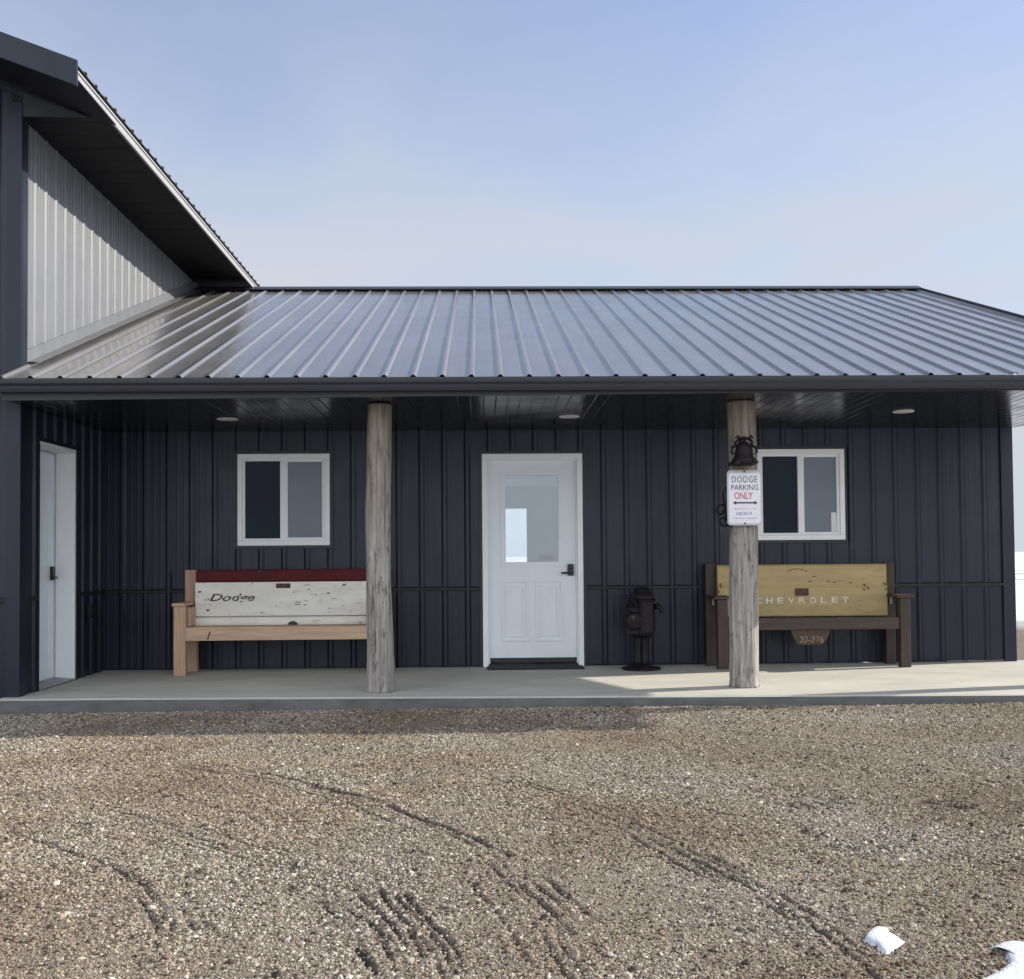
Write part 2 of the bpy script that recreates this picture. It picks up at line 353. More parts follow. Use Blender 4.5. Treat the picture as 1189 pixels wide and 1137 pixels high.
def groove(x, y):
    g = np.zeros_like(x); rim = np.zeros_like(x)
    jx = (vnoise(x, y, .06, 3)-.5)*.006; jy = (vnoise(x, y, .06, 5)-.5)*.006
    X, Y = x+jx, y+jy
    for k, pl in TR.items():
        w, a = TW.get(k, (.009, .78)); w = w*.62+.0028; sw = k[0] == 'S'; a = .72 if sw else a
        for (x0, y0), (x1, y1) in zip(pl, pl[1:]):
            m = (X > min(x0, x1)-.15) & (X < max(x0, x1)+.15) & (Y > min(y0, y1)-.15) & (Y < max(y0, y1)+.15)
            if not m.any(): continue
            dx, dy = x1-x0, y1-y0; L2 = dx*dx+dy*dy
            t = np.clip(((X[m]-x0)*dx+(Y[m]-y0)*dy)/L2, 0, 1)
            d = np.hypot(X[m]-x0-t*dx, Y[m]-y0-t*dy)
            br = np.clip((vnoise(X[m], Y[m], .45, 8+len(k)+ord(k[-1]) % 5)-.42)*3, 0, 1) if sw else np.clip((vnoise(X[m], Y[m], .11, 8)-.02)*2.6, .45, 1)
            g[m] = np.maximum(g[m], a*br*np.exp(-(d/w)**2))
            rim[m] = np.maximum(rim[m], a*np.exp(-((d-w*2.0)/(w*.9))**2))
    return g, rim

def height(x, y):
    r = np.hypot(x, y)
    h = -.07-.0105*np.maximum(0, r-16)
    near = np.clip((14-r)/6, 0, 1)
    yard = np.clip((-2.2-y)/.5, 0, 1)
    h = h+near*yard*((vnoise(x, y, 1.1, 1)-.5)*.03+(vnoise(x, y, .33, 2)-.5)*.016+(vnoise(x, y, .09, 4)-.5)*.008)
    h = h-.035*(1-yard)*near
    far = np.clip((r-40)/60, 0, 1)
    h = h+far*(vnoise(x, y, 45, 6)-.5)*1.6+np.clip((r-500)/2500, 0, 1)*(vnoise(x, y, 420, 7))*26
    return h

def grid_object(name, xs, ys, m):
    X, Y = np.meshgrid(xs, ys, indexing='ij'); g, rim = groove(X, Y)
    Z = height(X, Y)-(.017*g)+.004*rim*(1-g)
    nx, ny = X.shape
    me = bpy.data.meshes.new(name)
    co = np.stack([X, Y, Z], -1).reshape(-1, 3).astype(np.float32)
    idx = np.arange(nx*ny).reshape(nx, ny)
    q = np.stack([idx[:-1, :-1], idx[1:, :-1], idx[1:, 1:], idx[:-1, 1:]], -1).reshape(-1, 4)
    me.vertices.add(len(co)); me.vertices.foreach_set('co', co.ravel())
    me.loops.add(q.size); me.loops.foreach_set('vertex_index', q.ravel().astype(np.int32))
    me.polygons.add(len(q)); me.polygons.foreach_set('loop_start', np.arange(0, q.size, 4, dtype=np.int32)); me.polygons.foreach_set('loop_total', np.full(len(q), 4, np.int32))
    me.update(calc_edges=True); me.validate()
    me.polygons.foreach_set('use_smooth', np.ones(len(me.polygons), bool))
    broad = np.clip((vnoise(X, Y, .5, 12)-.55)*2, 0, 1)*.25
    a = me.attributes.new('shade_damp', 'FLOAT', 'POINT'); a.data.foreach_set('value', np.clip(g*1.25+broad, 0, 1).ravel().astype(np.float32))  # groove shade painted in, plus broad damp patches
    dens = (1-.8*np.clip(g*1.4, 0, 1))*(.05+.95*vnoise(X, Y, .8, 21)+.5*vnoise(X, Y, .23, 22))
    a = me.attributes.new('stoniness', 'FLOAT', 'POINT'); a.data.foreach_set('value', np.clip(dens, 0, 1.2).ravel().astype(np.float32))
    me.materials.append(m)
    o = bpy.data.objects.new(name, me); col.objects.link(o); return o

def axis_pts(a, b, fa, fb, fine, mid, ma, mb_, far):
    mids = np.concatenate([np.arange(ma, fa, mid), np.arange(fa, fb, fine), np.arange(fb, mb_, mid)])
    step = [mid]; 
    g = [] ; s = mid; p = 0
    while p < far: s *= 1.22; p += s; g.append(p)
    g = np.array(g)
    return np.concatenate([(mids[0]-g)[::-1], mids, mids[-1]+g])
xs = axis_pts(0, 0, -2.1, 2.6, .0105, .06, -5.5, 7.2, 4200)
ys = axis_pts(0, 0, -8.3, -4.6, .0125, .06, -9.6, -1.9, 4200)
gnd = structure(grid_object('ground', xs, ys, M['ground']))

# low hills on the far horizon
hm = MB(); hx = np.linspace(-3800, 3800, 160)
hz = 14+18*vnoise(hx, hx*0, 700, 51)+9*vnoise(hx, hx*0, 210, 52)-30
hv = []
for a, z_ in zip(hx, hz): hv += [(a, 3300, -60), (a, 3400, z_), (a, 3900, z_*.6), (a, 4000, -60)]
hm.add(hv, [(4*i+k, 4*i+4+k, 4*i+5+k, 4*i+1+k) for i in range(159) for k in range(3)], True)
M['hills'] = mat('hazy_far_hills', (.50, .53, .58), .9, .2, (.004, .004, .004))  # distance haze painted in as a pale bluish colour
structure(hm.build('hills', M['hills'], loc=(0, 3600, -60)))

# loose stones lying on the yard, too many to count
sx = np.concatenate([np.arange(-4.6, -2.1, .06), np.arange(-2.1, 2.6, .0125), np.arange(2.6, 6.8, .06)])
sy = np.concatenate([np.arange(-8.9, -8.3, .05), np.arange(-8.3, -4.6, .0145), np.arange(-4.6, -2.3, .06)])
gravel = grid_object('gravel', sx, sy, M['stone']); gravel['kind'] = 'stuff'
def gravel_nodes():
    ng = bpy.data.node_groups.new('loose_gravel', 'GeometryNodeTree')
    ng.interface.new_socket('Geometry', in_out='INPUT', socket_type='NodeSocketGeometry')
    ng.interface.new_socket('Geometry', in_out='OUTPUT', socket_type='NodeSocketGeometry')
    N = lambda t: ng.nodes.new(t); L = ng.links.new
    gi, go = N('NodeGroupInput'), N('NodeGroupOutput')
    variants = []
    for s in range(5):
        ico = N('GeometryNodeMeshIcoSphere'); ico.inputs['Radius'].default_value = 1; ico.inputs['Subdivisions'].default_value = 2
        sp = N('GeometryNodeSetPosition'); pos = N('GeometryNodeInputPosition')
        tn = N('ShaderNodeTexNoise'); tn.noise_dimensions = '4D'; tn.inputs['W'].default_value = s*7.7; tn.inputs['Scale'].default_value = 1.1; tn.inputs['Detail'].default_value = 2
        L(pos.outputs[0], tn.inputs['Vector'])
        sub = N('ShaderNodeVectorMath'); sub.operation = 'SUBTRACT'; L(tn.outputs['Color'], sub.inputs[0]); sub.inputs[1].default_value = (.5, .5, .5)
        scl = N('ShaderNodeVectorMath'); scl.operation = 'SCALE'; L(sub.outputs[0], scl.inputs[0]); scl.inputs['Scale'].default_value = 2.0
        L(ico.outputs[0], sp.inputs['Geometry']); L(scl.outputs[0], sp.inputs['Offset'])
        tf = N('GeometryNodeTransform'); L(sp.outputs[0], tf.inputs[0]); tf.inputs['Scale'].default_value = (1, .65+.08*s, .5+.06*((s*3) % 5))
        ss = N('GeometryNodeSetShadeSmooth'); ss.inputs['Shade Smooth'].default_value = False; L(tf.outputs[0], ss.inputs[0])
        sm = N('GeometryNodeSetMaterial'); sm.inputs['Material'].default_value = M['stone']; L(ss.outputs[0], sm.inputs[0])
        ti = N('GeometryNodeGeometryToInstance'); L(sm.outputs[0], ti.inputs[0]); variants.append(ti)
    jv = N('GeometryNodeJoinGeometry')
    for v in variants: L(v.outputs[0], jv.inputs[0])
    jo = N('GeometryNodeJoinGeometry')
    at = N('GeometryNodeInputNamedAttribute'); at.data_type = 'FLOAT'; at.inputs['Name'].default_value = 'stoniness'
    for i, (dens, lo, hi) in enumerate(((7500, .0028, .0058), (1700, .005, .009), (95, .008, .0155))):
        d = N('GeometryNodeDistributePointsOnFaces'); d.inputs['Seed'].default_value = 5+i
        mu = N('ShaderNodeMath'); mu.operation = 'MULTIPLY'; L(at.outputs['Attribute'], mu.inputs[0]); mu.inputs[1].default_value = dens
        L(gi.outputs[0], d.inputs['Mesh']); L(mu.outputs[0], d.inputs['Density'])
        ip = N('GeometryNodeInstanceOnPoints'); L(d.outputs['Points'], ip.inputs['Points']); L(jv.outputs[0], ip.inputs['Instance']); ip.inputs['Pick Instance'].default_value = True
        rr = N('FunctionNodeRandomValue'); rr.data_type = 'FLOAT_VECTOR'; rr.inputs[0].default_value = (-.5, -.5, 0); rr.inputs[1].default_value = (.5, .5, 6.283)
        rr.inputs['Seed'].default_value = 11+i
        L(rr.outputs[0], ip.inputs['Rotation'])
        rs = N('FunctionNodeRandomValue'); rs.data_type = 'FLOAT'; rs.inputs[2].default_value = lo; rs.inputs[3].default_value = hi; rs.inputs['Seed'].default_value = 21+i
        L(rs.outputs[1], ip.inputs['Scale']); L(ip.outputs[0], jo.inputs[0])
    L(jo.outputs[0], go.inputs[0]); return ng
gm = gravel.modifiers.new('stones', 'NODES'); gm.node_group = gravel_nodes()

# snow remnants
def snow(pts, zt, label):
    n = len(pts); c = np.mean(pts, 0)
    out = []
    for i in range(n):
        a, b = np.array(pts[i]), np.array(pts[(i+1) % n])
        for t in np.linspace(0, 1, 13)[:-1]:
            p = a+(b-a)*t; p = p+(vnoise(p[:1], p[1:], .018, 31)-.5)*.026; out.append(p)
    out = np.array(out); sm_ = out.copy()
    for _ in range(14): sm_ = (np.roll(sm_, 1, 0)+np.roll(sm_, -1, 0)+sm_)/3
    mb = MB(); k = len(out); vs = []
    for s, z in ((1.05, -.15), (1.0, .15), (.95, .55), (.88, .85), (.6, 1.1), (.25, 1.05)):
        q = c+((out if s > .97 else sm_)-c)*s; g = height(q[:, 0], q[:, 1])
        z_ = g+zt*(z+(vnoise(q[:, 0], q[:, 1], .04, 33)-.5)*.35*(s < .99))
        vs += [(a, b, e) for (a, b), e in zip(q, z_)]
    vs.append((c[0], c[1], float(height(c[:1], c[1:])[0])+zt*1.12))
    fs = [(r*k+i, r*k+(i+1) % k, (r+1)*k+(i+1) % k, (r+1)*k+i) for r in range(5) for i in range(k)]+[(5*k+i, 5*k+(i+1) % k, 6*k) for i in range(k)]
    mb.add(vs, fs, True); o = mb.build('snow_patch', M['snow'], loc=(c[0], c[1], -.07))
    o['label'] = label; o['category'] = 'snow'
snow([(1.19, -7.71), (1.23, -7.66), (1.27, -7.66), (1.26, -7.71), (1.28, -7.78), (1.25, -7.81), (1.21, -7.86), (1.18, -7.86), (1.18, -7.81), (1.165, -7.76)], .013, 'small lone lump of white snow lying on the gravel')
snow([(1.52, -7.83), (1.58, -7.79), (1.62, -7.775), (1.66, -7.79), (1.72, -7.83), (1.95, -7.93), (2.0, -8.2), (1.7, -8.5), (1.25, -8.3), (1.30, -8.15), (1.37, -8.09), (1.43, -8.05), (1.48, -8.0), (1.52, -7.96), (1.54, -7.9), (1.56, -7.86)], .014, 'large jagged snow patch at the edge of the gravel yard')
snow([(1.70, -7.655), (1.73, -7.62), (1.78, -7.63), (1.80, -7.66), (1.75, -7.68)], .009, 'tiny sliver of snow just beyond the large jagged patch')

# concrete porch slab (front edge runs very slightly out towards the right)
mb = MB(); N_ = 60; top = []; 
fx = np.linspace(-3.86, 5.75, N_)
fy = np.interp(fx, [-3.86, -2.88, .27, 2.29, 4.21, 5.75], [-2.17, -2.2, -2.37, -2.48, -2.57, -2.6])
vs = []
for a, b in zip(fx, fy):
    j = (float(vnoise(np.array([a]), np.array([0.]), .25, 41)[0])-.5)*.012
    yb = .08 if a < XR+.03 else .08
    vs += [(a, yb, 0), (a, b+j+.018, 0), (a, b+j, -.012), (a, b+j*.3-.004, -.13)]
fs = [(4*i+k, 4*i+4+k, 4*i+5+k, 4*i+1+k) for i in range(N_-1) for k in range(3)]
mb.add(vs, fs); mb.add([vs[4*(N_-1)+k] for k in range(4)]+[(5.75, .08, -.13)], [(0, 1, 2, 3, 4)])
slab = structure(mb.build('porch_slab', M['concrete'], loc=(0, 0, 0)))
slab.data.materials.append(M['concrete_edge'])
for p in slab.data.polygons:
    if abs(p.normal.z) < .3: p.material_index = 1

# ------------------------------------------------------------------ low building with the porch
W0 = -.1346
ZS = 2.371
shop = thing('porch_building', 'low charcoal steel building with a covered front porch and long ribbed roof', 'building', (.8, 0, 0))
DX0, DX1, DZ1 = .014, 1.023, 2.133
WL = (-2.42, -1.506, 1.229, 2.144); WR = (2.775, 3.678, 1.245, 2.163)
wall, wains = MB(), MB()
ZW = .80
def front(mb, x0, x1, z0, z1): corr(mb, (0, 0, 0), (1, 0, 0), (0, -1, 0), (0, 0, 1), x0, x1, z0, z1, W0)
segs = [(XL, WL[0]+.03), (WL[0]+.03, WL[1]-.03), (WL[1]-.03, DX0+.03), (DX0+.03, DX1-.03), (DX1-.03, WR[0]+.03), (WR[0]+.03, WR[1]-.03), (WR[1]-.03, XR-.09)]
for i, (a, b) in enumerate(segs):
    if i == 3: front(wall, a, b, DZ1-.03, 2.42); continue
    w = {1: WL, 5: WR}.get(i)
    if w: front(wall, a, b, ZW, w[2]+.03); front(wall, a, b, w[3]-.03, 2.42)
    else: front(wall, a, b, ZW, 2.42)
    front(wains, a, b, .012, ZW-.03)
    if i == 2: wains.build('wainscot', M['wainscot'], shop); wains = MB()
EY, EZ, RY, RZ = -2.4495, 2.5329, 3.5855, 4.6655
SL = (RZ-EZ)/(RY-EY); BY = 2*RY-EY; YB = 9.4
gz = lambda y: RZ-.14-SL*abs(y-RY)
wall.build('wall', M['siding'], shop); wains.build('wainscot', M['wainscot'], shop); wall = MB(); wains = MB()
corr(wall, (XR, 0, 0), (0, 1, 0), (1, 0, 0), (0, 0, 1), .09, YB-.09, ZW, lambda u: gz(u), .1)
corr(wains, (XR, 0, 0), (0, 1, 0), (1, 0, 0), (0, 0, 1), .09, YB-.09, .0, ZW-.03, .1)
wall.build('wall', M['siding'], shop); wains.build('wainscot', M['wainscot'], shop); wall = MB()
# rear wall with the glazed back door and an unseen window added to light the room
BD = (.12, .846, .05, 1.975); BW = (1.75, 2.9, .9, 2.05)
for a, b, c, d in ((XL, BD[0], 0, 2.42), (BD[0], BD[1], BD[3], 2.42), (BD[1], BW[0], 0, 2.42), (BW[0], BW[1], 0, BW[2]), (BW[0], BW[1], BW[3], 2.42), (BW[1], XR, 0, 2.42)):
    corr(wall, (0, YB, 0), (1, 0, 0), (0, 1, 0), (0, 0, 1), a, b, c, d, W0)
wall.build('wall', M['siding'], shop)
# trims: rail between the two colours, corner, base
t = MB()
for a, b in ((XL, DX0), (DX1, XR-.09)): t.prism([(.0, ZW-.036), (-.024, ZW-.032), (-.027, ZW-.006), (-.006, ZW+.004), (.0, ZW+.004)], 'x', a, b)
t.build('trim_rail', M['trim'], shop)
t = MB(); t.box(XR-.10, XR+.022, -.024, -.004, .0, ZS); t.box(XR+.003, XR+.025, -.004, .10, .0, ZS)
t.build('corner_trim', M['wainscot'], shop)
# roof
roof = MB(); ph = -2.3524
sd = Vector((0, RY-EY, RZ-EZ)); SLN = sd.length; sd.normalize(); sn = Vector((0, -sd.z, sd.y))
RX0, RX1 = XL+.01, 5.905
corr(roof, (0, EY, EZ-.012), (1, 0, 0), sn, sd, RX0, RX1, 0, SLN, ph, ROOFPROFILE)
corr(roof, (0, BY, EZ-.012), (1, 0, 0), Vector((0, sd.z, sd.y)), Vector((0, -sd.y, sd.z)), RX0, RX1, 0, SLN, ph, ROOFPROFILE)
roof_o = roof.build('roof', M['roof'], shop)
cap = MB(); cap.prism([(RY-.16, RZ-.16*SL+.022), (RY-.15, RZ-.15*SL+.034), (RY, RZ+.042), (RY+.15, RZ-.15*SL+.034), (RY+.16, RZ-.16*SL+.022), (RY, RZ+.02)], 'x', RX0, RX1+.01)
cap.build('ridge_cap', M['gutter'], roof_o)
fl = MB()      # flashing where the roof meets the tall wall
for z0, dz, x1 in ((.0, .1, .0),):
    a = Vector((XL+.022, EY+.53, EZ+.53*SL+.022)); b = Vector((XL+.022, RY, RZ+.022))
    fl.add([a, b, b+Vector((0, 0, .1)), a+Vector((0, 0, .1)), a+Vector((.1, 0, .0)), b+Vector((.1, 0, 0)), a+Vector((-.02, 0, 0)), b+Vector((-.02, 0, 0)), b+Vector((-.02, 0, .1)), a+Vector((-.02, 0, .1))],
           [(0, 1, 2, 3), (0, 4, 5, 1), (3, 2, 8, 9)])
fl.build('wall_flashing', M['sunlit_siding'], roof_o)
# rake trim right, fascia, gutter, soffit
rk = MB()
for sgn in (1,):
    pl = [(EY-.02, EZ+.03), (RY, RZ+.03), (BY+.02, EZ+.03), (BY+.02, EZ-.15), (RY, RZ-.15), (EY-.02, EZ-.15)]
    n = len(pl); vs = [(RX1+.012, a, b) for a, b in pl]+[(RX1-.012, a, b) for a, b in pl]
    rk.add(vs, [(0, 1, 4, 5), (1, 2, 3, 4), (6+5, 6+4, 6+1, 6+0), (6+4, 6+3, 6+2, 6+1), (0, 6, 7, 1), (1, 7, 8, 2), (5, 4, 10, 11), (4, 3, 9, 10), (0, 5, 11, 6), (2, 8, 9, 3)])
rk.build('rake_trim', M['trim'], roof_o)
fb = lambda x: 2.352+(x-XL)*.0062
fa = MB()
for y0, y1 in ((EY+.03, EY+.05),):
    fa.add([(XL+.03, y0, fb(XL)), (RX1-.02, y0, fb(RX1)), (RX1-.02, y0, 2.51), (XL+.03, y0, 2.51), (XL+.03, y1, fb(XL)), (RX1-.02, y1, fb(RX1)), (RX1-.02, y1, 2.51), (XL+.03, y1, 2.51)],
           [(0, 1, 2, 3), (4, 7, 6, 5), (0, 4, 5, 1), (3, 2, 6, 7), (0, 3, 7, 4), (1, 5, 6, 2)])
fa.build('fascia', M['trim'], shop)
gu = MB()
cz = MB(); cz.box(XL+.03, RX1-.02, EY+.004, EY+.029, 2.47, 2.5205); cz.build('eave_closure', M['black'], shop)
gp = [(EY+.028, 2.485), (EY+.028, 2.412), (EY-.045, 2.408), (EY-.058, 2.430), (EY-.066, 2.452), (EY-.088, 2.468), (EY-.094, 2.488), (EY-.082, 2.489), (EY-.08, 2.476), (EY-.060, 2.460), (EY-.045, 2.425), (EY+.02, 2.418), (EY+.02, 2.485)]
gu.prism(gp, 'x', XL-.35, RX1+.02)
gu.build('gutter', M['gutter'], shop)
so = MB()
g_ = .3048; xs_ = list(np.arange(XL+.02, RX1-.02, g_/3))+[RX1-.02]
for i, (a, b) in enumerate(zip(xs_, xs_[1:])):
    for s, (p, q, dz0, dz1) in enumerate(((a, a+.006, 0, .002), (a+.006, a+.012, .002, 0), (a+.014, b, 0, 0))):
        def yb(x): return -.02 if x < XR+.02 else -.03-1.25*min(1, (x-XR-.02)/.5)
        so.quad((p, EY+.05, fb(p)+.012+dz0), (q, EY+.05, fb(q)+.012+dz1), (q, yb(q), ZS+dz1), (p, yb(p), ZS+dz0))
so_o = so.build('soffit', M['soffit'], shop)
for lx, ly in ((-2.3, -1.01), (.817, -1.03), (3.845, -1.2)):
    zz = fb(lx)+.012+(ZS-fb(lx)-.012)*(ly-EY)/(-EY)
    d = MB(); d.lathe([(.062, .0), (.066, -.003), (.090, -.006), (.095, -.002), (.095, .004)], (lx, ly, zz), 32)
    dl = d.build('downlight', M['light_trim'], shop)
    d = MB(); d.lathe([(.001, -.003), (.045, -.003), (.061, -.002), (.061, .0)], (lx, ly, zz-.001), 28); d.build('lens', M['light_lens'], dl)

# windows
def window(w, sx0, sx1):
    x0, x1, z0, z1 = w
    f = MB(); f.frame(x0, x1, z0, z1, .05, -.048, .06)
    f.frame(x0+.05, x1-.05, z0+.05, z1-.05, .022, -.034, .05)
    f.box(sx0, sx1, -.038, .04, z0+.072, z1-.072)
    fo = f.build('window', M['vinyl'], shop, bevel=.004)
    s = MB(); s.frame(sx1-.004, x1-.066, z0+.066, z1-.066, .014, -.030, .03); s.build('sash', M['vinyl'], fo, bevel=.003)
    p = MB(); p.box(x0+.07, sx0+.002, -.006, .004, z0+.07, z1-.07); p.build('pane', M['dark_pane'], fo)
    p = MB(); p.box(sx1-.002, x1-.07, -.014, -.004, z0+.07, z1-.07); q = p.build('insect_screen', M['screen'], fo); q['label'] = 'pale grey screened half of the window'
    j = MB(); j.frame(x0-.028, x1+.028, z0-.028, z1+.028, .03, -.03, .01); j.build('window_trim', M['trim'], fo); return fo
window(WL, -1.999, -1.934); wro = window(WR, 3.203, 3.259)
k = MB(); k.box(3.545, 3.60, -.0165, -.0145, 1.318, 1.52); k.build('pale_patch', M['sign_white'], wro)  # pale rectangle in the lower corner of the pane

# front door
f = MB(); f.frame(DX0, DX1, .0, DZ1, .056, -.04, .11, wb=0)
f.box(DX0+.056, DX0+.07, -.012, .1, .03, DZ1-.056); f.box(DX1-.07, DX1-.056, -.012, .1, .03, DZ1-.056); f.box(DX0+.07, DX1-.07, -.012, .1, DZ1-.07, DZ1-.056)
x0, x1, z0, z1 = DX0+.062, DX1-.062, .075, DZ1-.062
gx0, gx1, gz0, gz1 = .248, .778, 1.045, 1.918
d = MB()
yf, yk = .022, .064
d.frame(x0, x1, z0, z1, .001, yf+.001, yk)          # slab edges
d.box(x0, gx0-.012, yf, yk, z0, z1); d.box(gx1+.012, x1, yf, yk, z0, z1); d.box(gx0-.012, gx1+.012, yf, yk, z0, gz0-.012); d.box(gx0-.012, gx1+.012, yf, yk, gz1+.012, z1)
d.frame(gx0-.045, gx1+.045, gz0-.045, gz1+.045, .034, yf-.012, yf+.002)   # lite surround, two steps
d.frame(gx0-.012, gx1+.012, gz0-.012, gz1+.012, .013, yf-.006, yk-.004)
for a in (.20, .545):
    b = a+.275
    d.frame(a, b, .25, .86, .02, yf-.013, yf+.002)
    d.frame(a+.045, b-.045, .295, .815, .018, yf-.011, yf+.002)
do = d.build('door', M['door'], shop, bevel=.003)
f.build('door_frame', M['vinyl'], do, bevel=.004)
j = MB(); j.frame(DX0-.028, DX1+.028, .0, DZ1+.028, .03, -.028, .01, wb=0); j.build('door_trim', M['trim'], do)
g = MB(); g.box(gx0-.006, gx1+.006, .040, .044, gz0-.006, gz1+.006); g.build('glass_pane', M['glass'], do)
nt_ = MB(); nt_.box(.585, .735, .0375, .0385, 1.065, 1.115); nt_.build('small_notice', M['sign_edge'], do)
th = MB(); th.prism([(-.06, .004), (-.05, .022), (.11, .034), (.11, .004)], 'x', DX0+.056, DX1-.056); th.box(x0, x1, yf-.008, yf-.001, .04, .085); th.build('threshold', M['trim'], do)
h = MB(); h.box(.868, .930, yf-.03, yf-.001, .905, 1.02); h.tube([(.90, yf-.02, .935), (.90, yf-.055, .935), (.885, yf-.062, .935), (.80, yf-.06, .932)], .0105); h.lathe([(.017, -.012), (.017, 0)], (.90, yf-.03, .985), 14, 'y')
h.build('handle', M['black'], do, bevel=.004)

# room behind the glazed door, with its own glazed back door
rm = MB()
rx0, rx1, ry0, ry1, rz1 = -.9, 3.9, .13, YB-.08, 2.38
rm.quad((rx0, ry0, 0.002), (rx1, ry0, .002), (rx1, ry1, .002), (rx0, ry1, .002)); rm.quad((rx0, ry0, rz1), (rx1, ry0, rz1), (rx1, ry1, rz1), (rx0, ry1, rz1))
rm.quad((rx0, ry0, 0), (rx0, ry1, 0), (rx0, ry1, rz1), (rx0, ry0, rz1)); rm.quad((rx1, ry0, 0), (rx1, ry1, 0), (rx1, ry1, rz1), (rx1, ry0, rz1))
for a, b, c, e in ((rx0, BD[0], 0, rz1), (BD[0], BD[1], BD[3], rz1), (BD[1], BW[0], 0, rz1), (BW[0], BW[1], 0, BW[2]), (BW[0], BW[1], BW[3], rz1), (BW[1], rx1, 0, rz1)):
    rm.quad((a, ry1, c), (b, ry1, c), (b, ry1, e), (a, ry1, e))
for a, b, c, e in ((rx0, DX0+.02, 0, rz1), (DX1-.02, rx1, 0, rz1), (DX0+.02, DX1-.02, DZ1-.02, rz1)):
    rm.quad((a, ry0, c), (b, ry0, c), (b, ry0, e), (a, ry0, e))
for (a, b, c, e) in (BD, BW):
    rm.frame(a-.002, b+.002, c-.002, e+.002, .002, ry1, YB+.01)
rm.build('interior_room', M['drywall'], shop)

# log posts
def log_post(x, y, r0, r1, zt, seed):
    mb = MB(); n, k = 84, 120; vs = []
    rr = random.Random(seed)
    cracks = [(rr.uniform(0, 6.28), rr.uniform(0, 1.6), rr.uniform(.5, 1.5), rr.uniform(.006, .018)) for _ in range(12)]
    cracks += [(4.9 if seed == 2 else 4.4, .95 if seed == 2 else .3, .75, .03)]
    knots = [(rr.uniform(3.4, 6.0), rr.uniform(.3, 2.2)) for _ in range(9)]
    for j in range(k+1):
        z = zt*j/k; t = j/k; r = r0+(r1-r0)*t
        cx = x+.009*math.sin(2.3*z+seed*2); cy = y+.008*math.cos(1.7*z+seed)
        for i in range(n):
            a = 2*math.pi*i/n
            d = (mnoise.noise(Vector((math.cos(a)*1.4+seed*5, math.sin(a)*1.4, z*.9)))*.014
                 + mnoise.noise(Vector((math.cos(a)*4, math.sin(a)*4+seed*3, z*2.3)))*.005
                 + mnoise.noise(Vector((math.cos(a)*12, math.sin(a)*12+seed*3, z*9)))*.0016)
            for ca, c0, cl, cd in cracks:
                if c0 < z < c0+cl:
                    aa = ca+.10*math.sin(3*z+ca*9)
                    da = abs((a-aa+math.pi) % (2*math.pi)-math.pi)
                    if da < .09: d -= cd*(1-da/.09)*math.sin(math.pi*(z-c0)/cl)**.5
            for ka, kz in knots:
                da = abs((a-ka+math.pi) % (2*math.pi)-math.pi)*r; q = math.hypot(da, (z-kz)*.7)/.035
                if q < 1: d += .006*(1-q*q)
            if z < .06: d += (.06-z)*.12
            vs.append((cx+(r+d)*math.cos(a), cy+(r+d)*math.sin(a), z))
    fs = [(j*n+i, j*n+(i+1) % n, (j+1)*n+(i+1) % n, (j+1)*n+i) for j in range(k) for i in range(n)]
    fs += [tuple(range(n))[::-1], tuple(range(k*n, (k+1)*n))]
    mb.add(vs, fs, True); return mb.build('log_post', M['log'], shop)
log_post(-.838, -1.95, .112, .097, 2.372, 1)['label'] = 'weathered log post standing in front of the red and white bench'
log_post(2.20, -1.885, .120, .110, 2.392, 2)['label'] = 'weathered log post carrying the white parking sign'
log_post(5.30, -1.93, .118, .108, 2.41, 3)['label'] = 'weathered log post at the far right end of the porch'

# ------------------------------------------------------------------ tall building on the left
barn = thing('gable_building', 'tall dark steel building with a wide overhanging roof, left of the porch', 'building', (XL, -2.0, 0))
YC = -2.025; YE = 10.4; XE = -3.0145; ZE = 4.79; RXB = -9.4; BS = .374
SDO = (-1.642, -.772, 2.12)
w = MB(); wl = MB(); wn = MB()
def side(mb, y0, y1, z0, z1): corr(mb, (XL, 0, 0), (0, 1, 0), (1, 0, 0), (0, 0, 1), y0, y1, z0, z1, -.11)
rz = lambda u: EZ+(u-EY)*SL
side(w, YC+.07, SDO[0], ZW, rz(YC)); side(w, SDO[1], 0.0, ZW, 2.45); side(w, SDO[0], SDO[1], SDO[2], 2.45); side(wn, YC+.07, SDO[0], .0, ZW-.03); wn.build('wainscot', M['wainscot'], barn); wn = MB(); side(wn, SDO[1], .0, .0, ZW-.03)
w.build('wall', M['siding'], barn); wn.build('wainscot', M['wainscot'], barn); w = MB(); wn = MB()
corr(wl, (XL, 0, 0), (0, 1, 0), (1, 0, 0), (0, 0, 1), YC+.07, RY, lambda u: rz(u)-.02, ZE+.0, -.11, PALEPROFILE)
corr(w, (XL, 0, 0), (0, 1, 0), (1, 0, 0), (0, 0, 1), RY, YE, 0, ZE, -.11); w.build('wall', M['siding'], barn); w = MB()
zr = lambda x: ZE+.12+(RXB-x if x < RXB else XL-x)*0 + BS*(min(XL-x, x-(2*RXB-XL)))
corr(w, (0, YC, 0), (1, 0, 0), (0, -1, 0), (0, 0, 1), 2*RXB-XL, XL-.075, ZW, zr, XL-.185)
corr(wn, (0, YC, 0), (1, 0, 0), (0, -1, 0), (0, 0, 1), 2*RXB-XL, XL-.075, -.06, ZW-.03, XL-.185)
w.build('wall', M['siding'], barn); w = MB()
corr(w, (0, YE, 0), (1, 0, 0), (0, 1, 0), (0, 0, 1), 2*RXB-XL, XL, 0, zr, 0)
w.build('wall', M['siding'], barn); wn.build('wainscot', M['wainscot'], barn)
q = wl.build('upper_side_wall', M['sunlit_siding'], barn); q['label'] = 'ribbed side wall above the porch roof, sunlight painted in as pale grey'
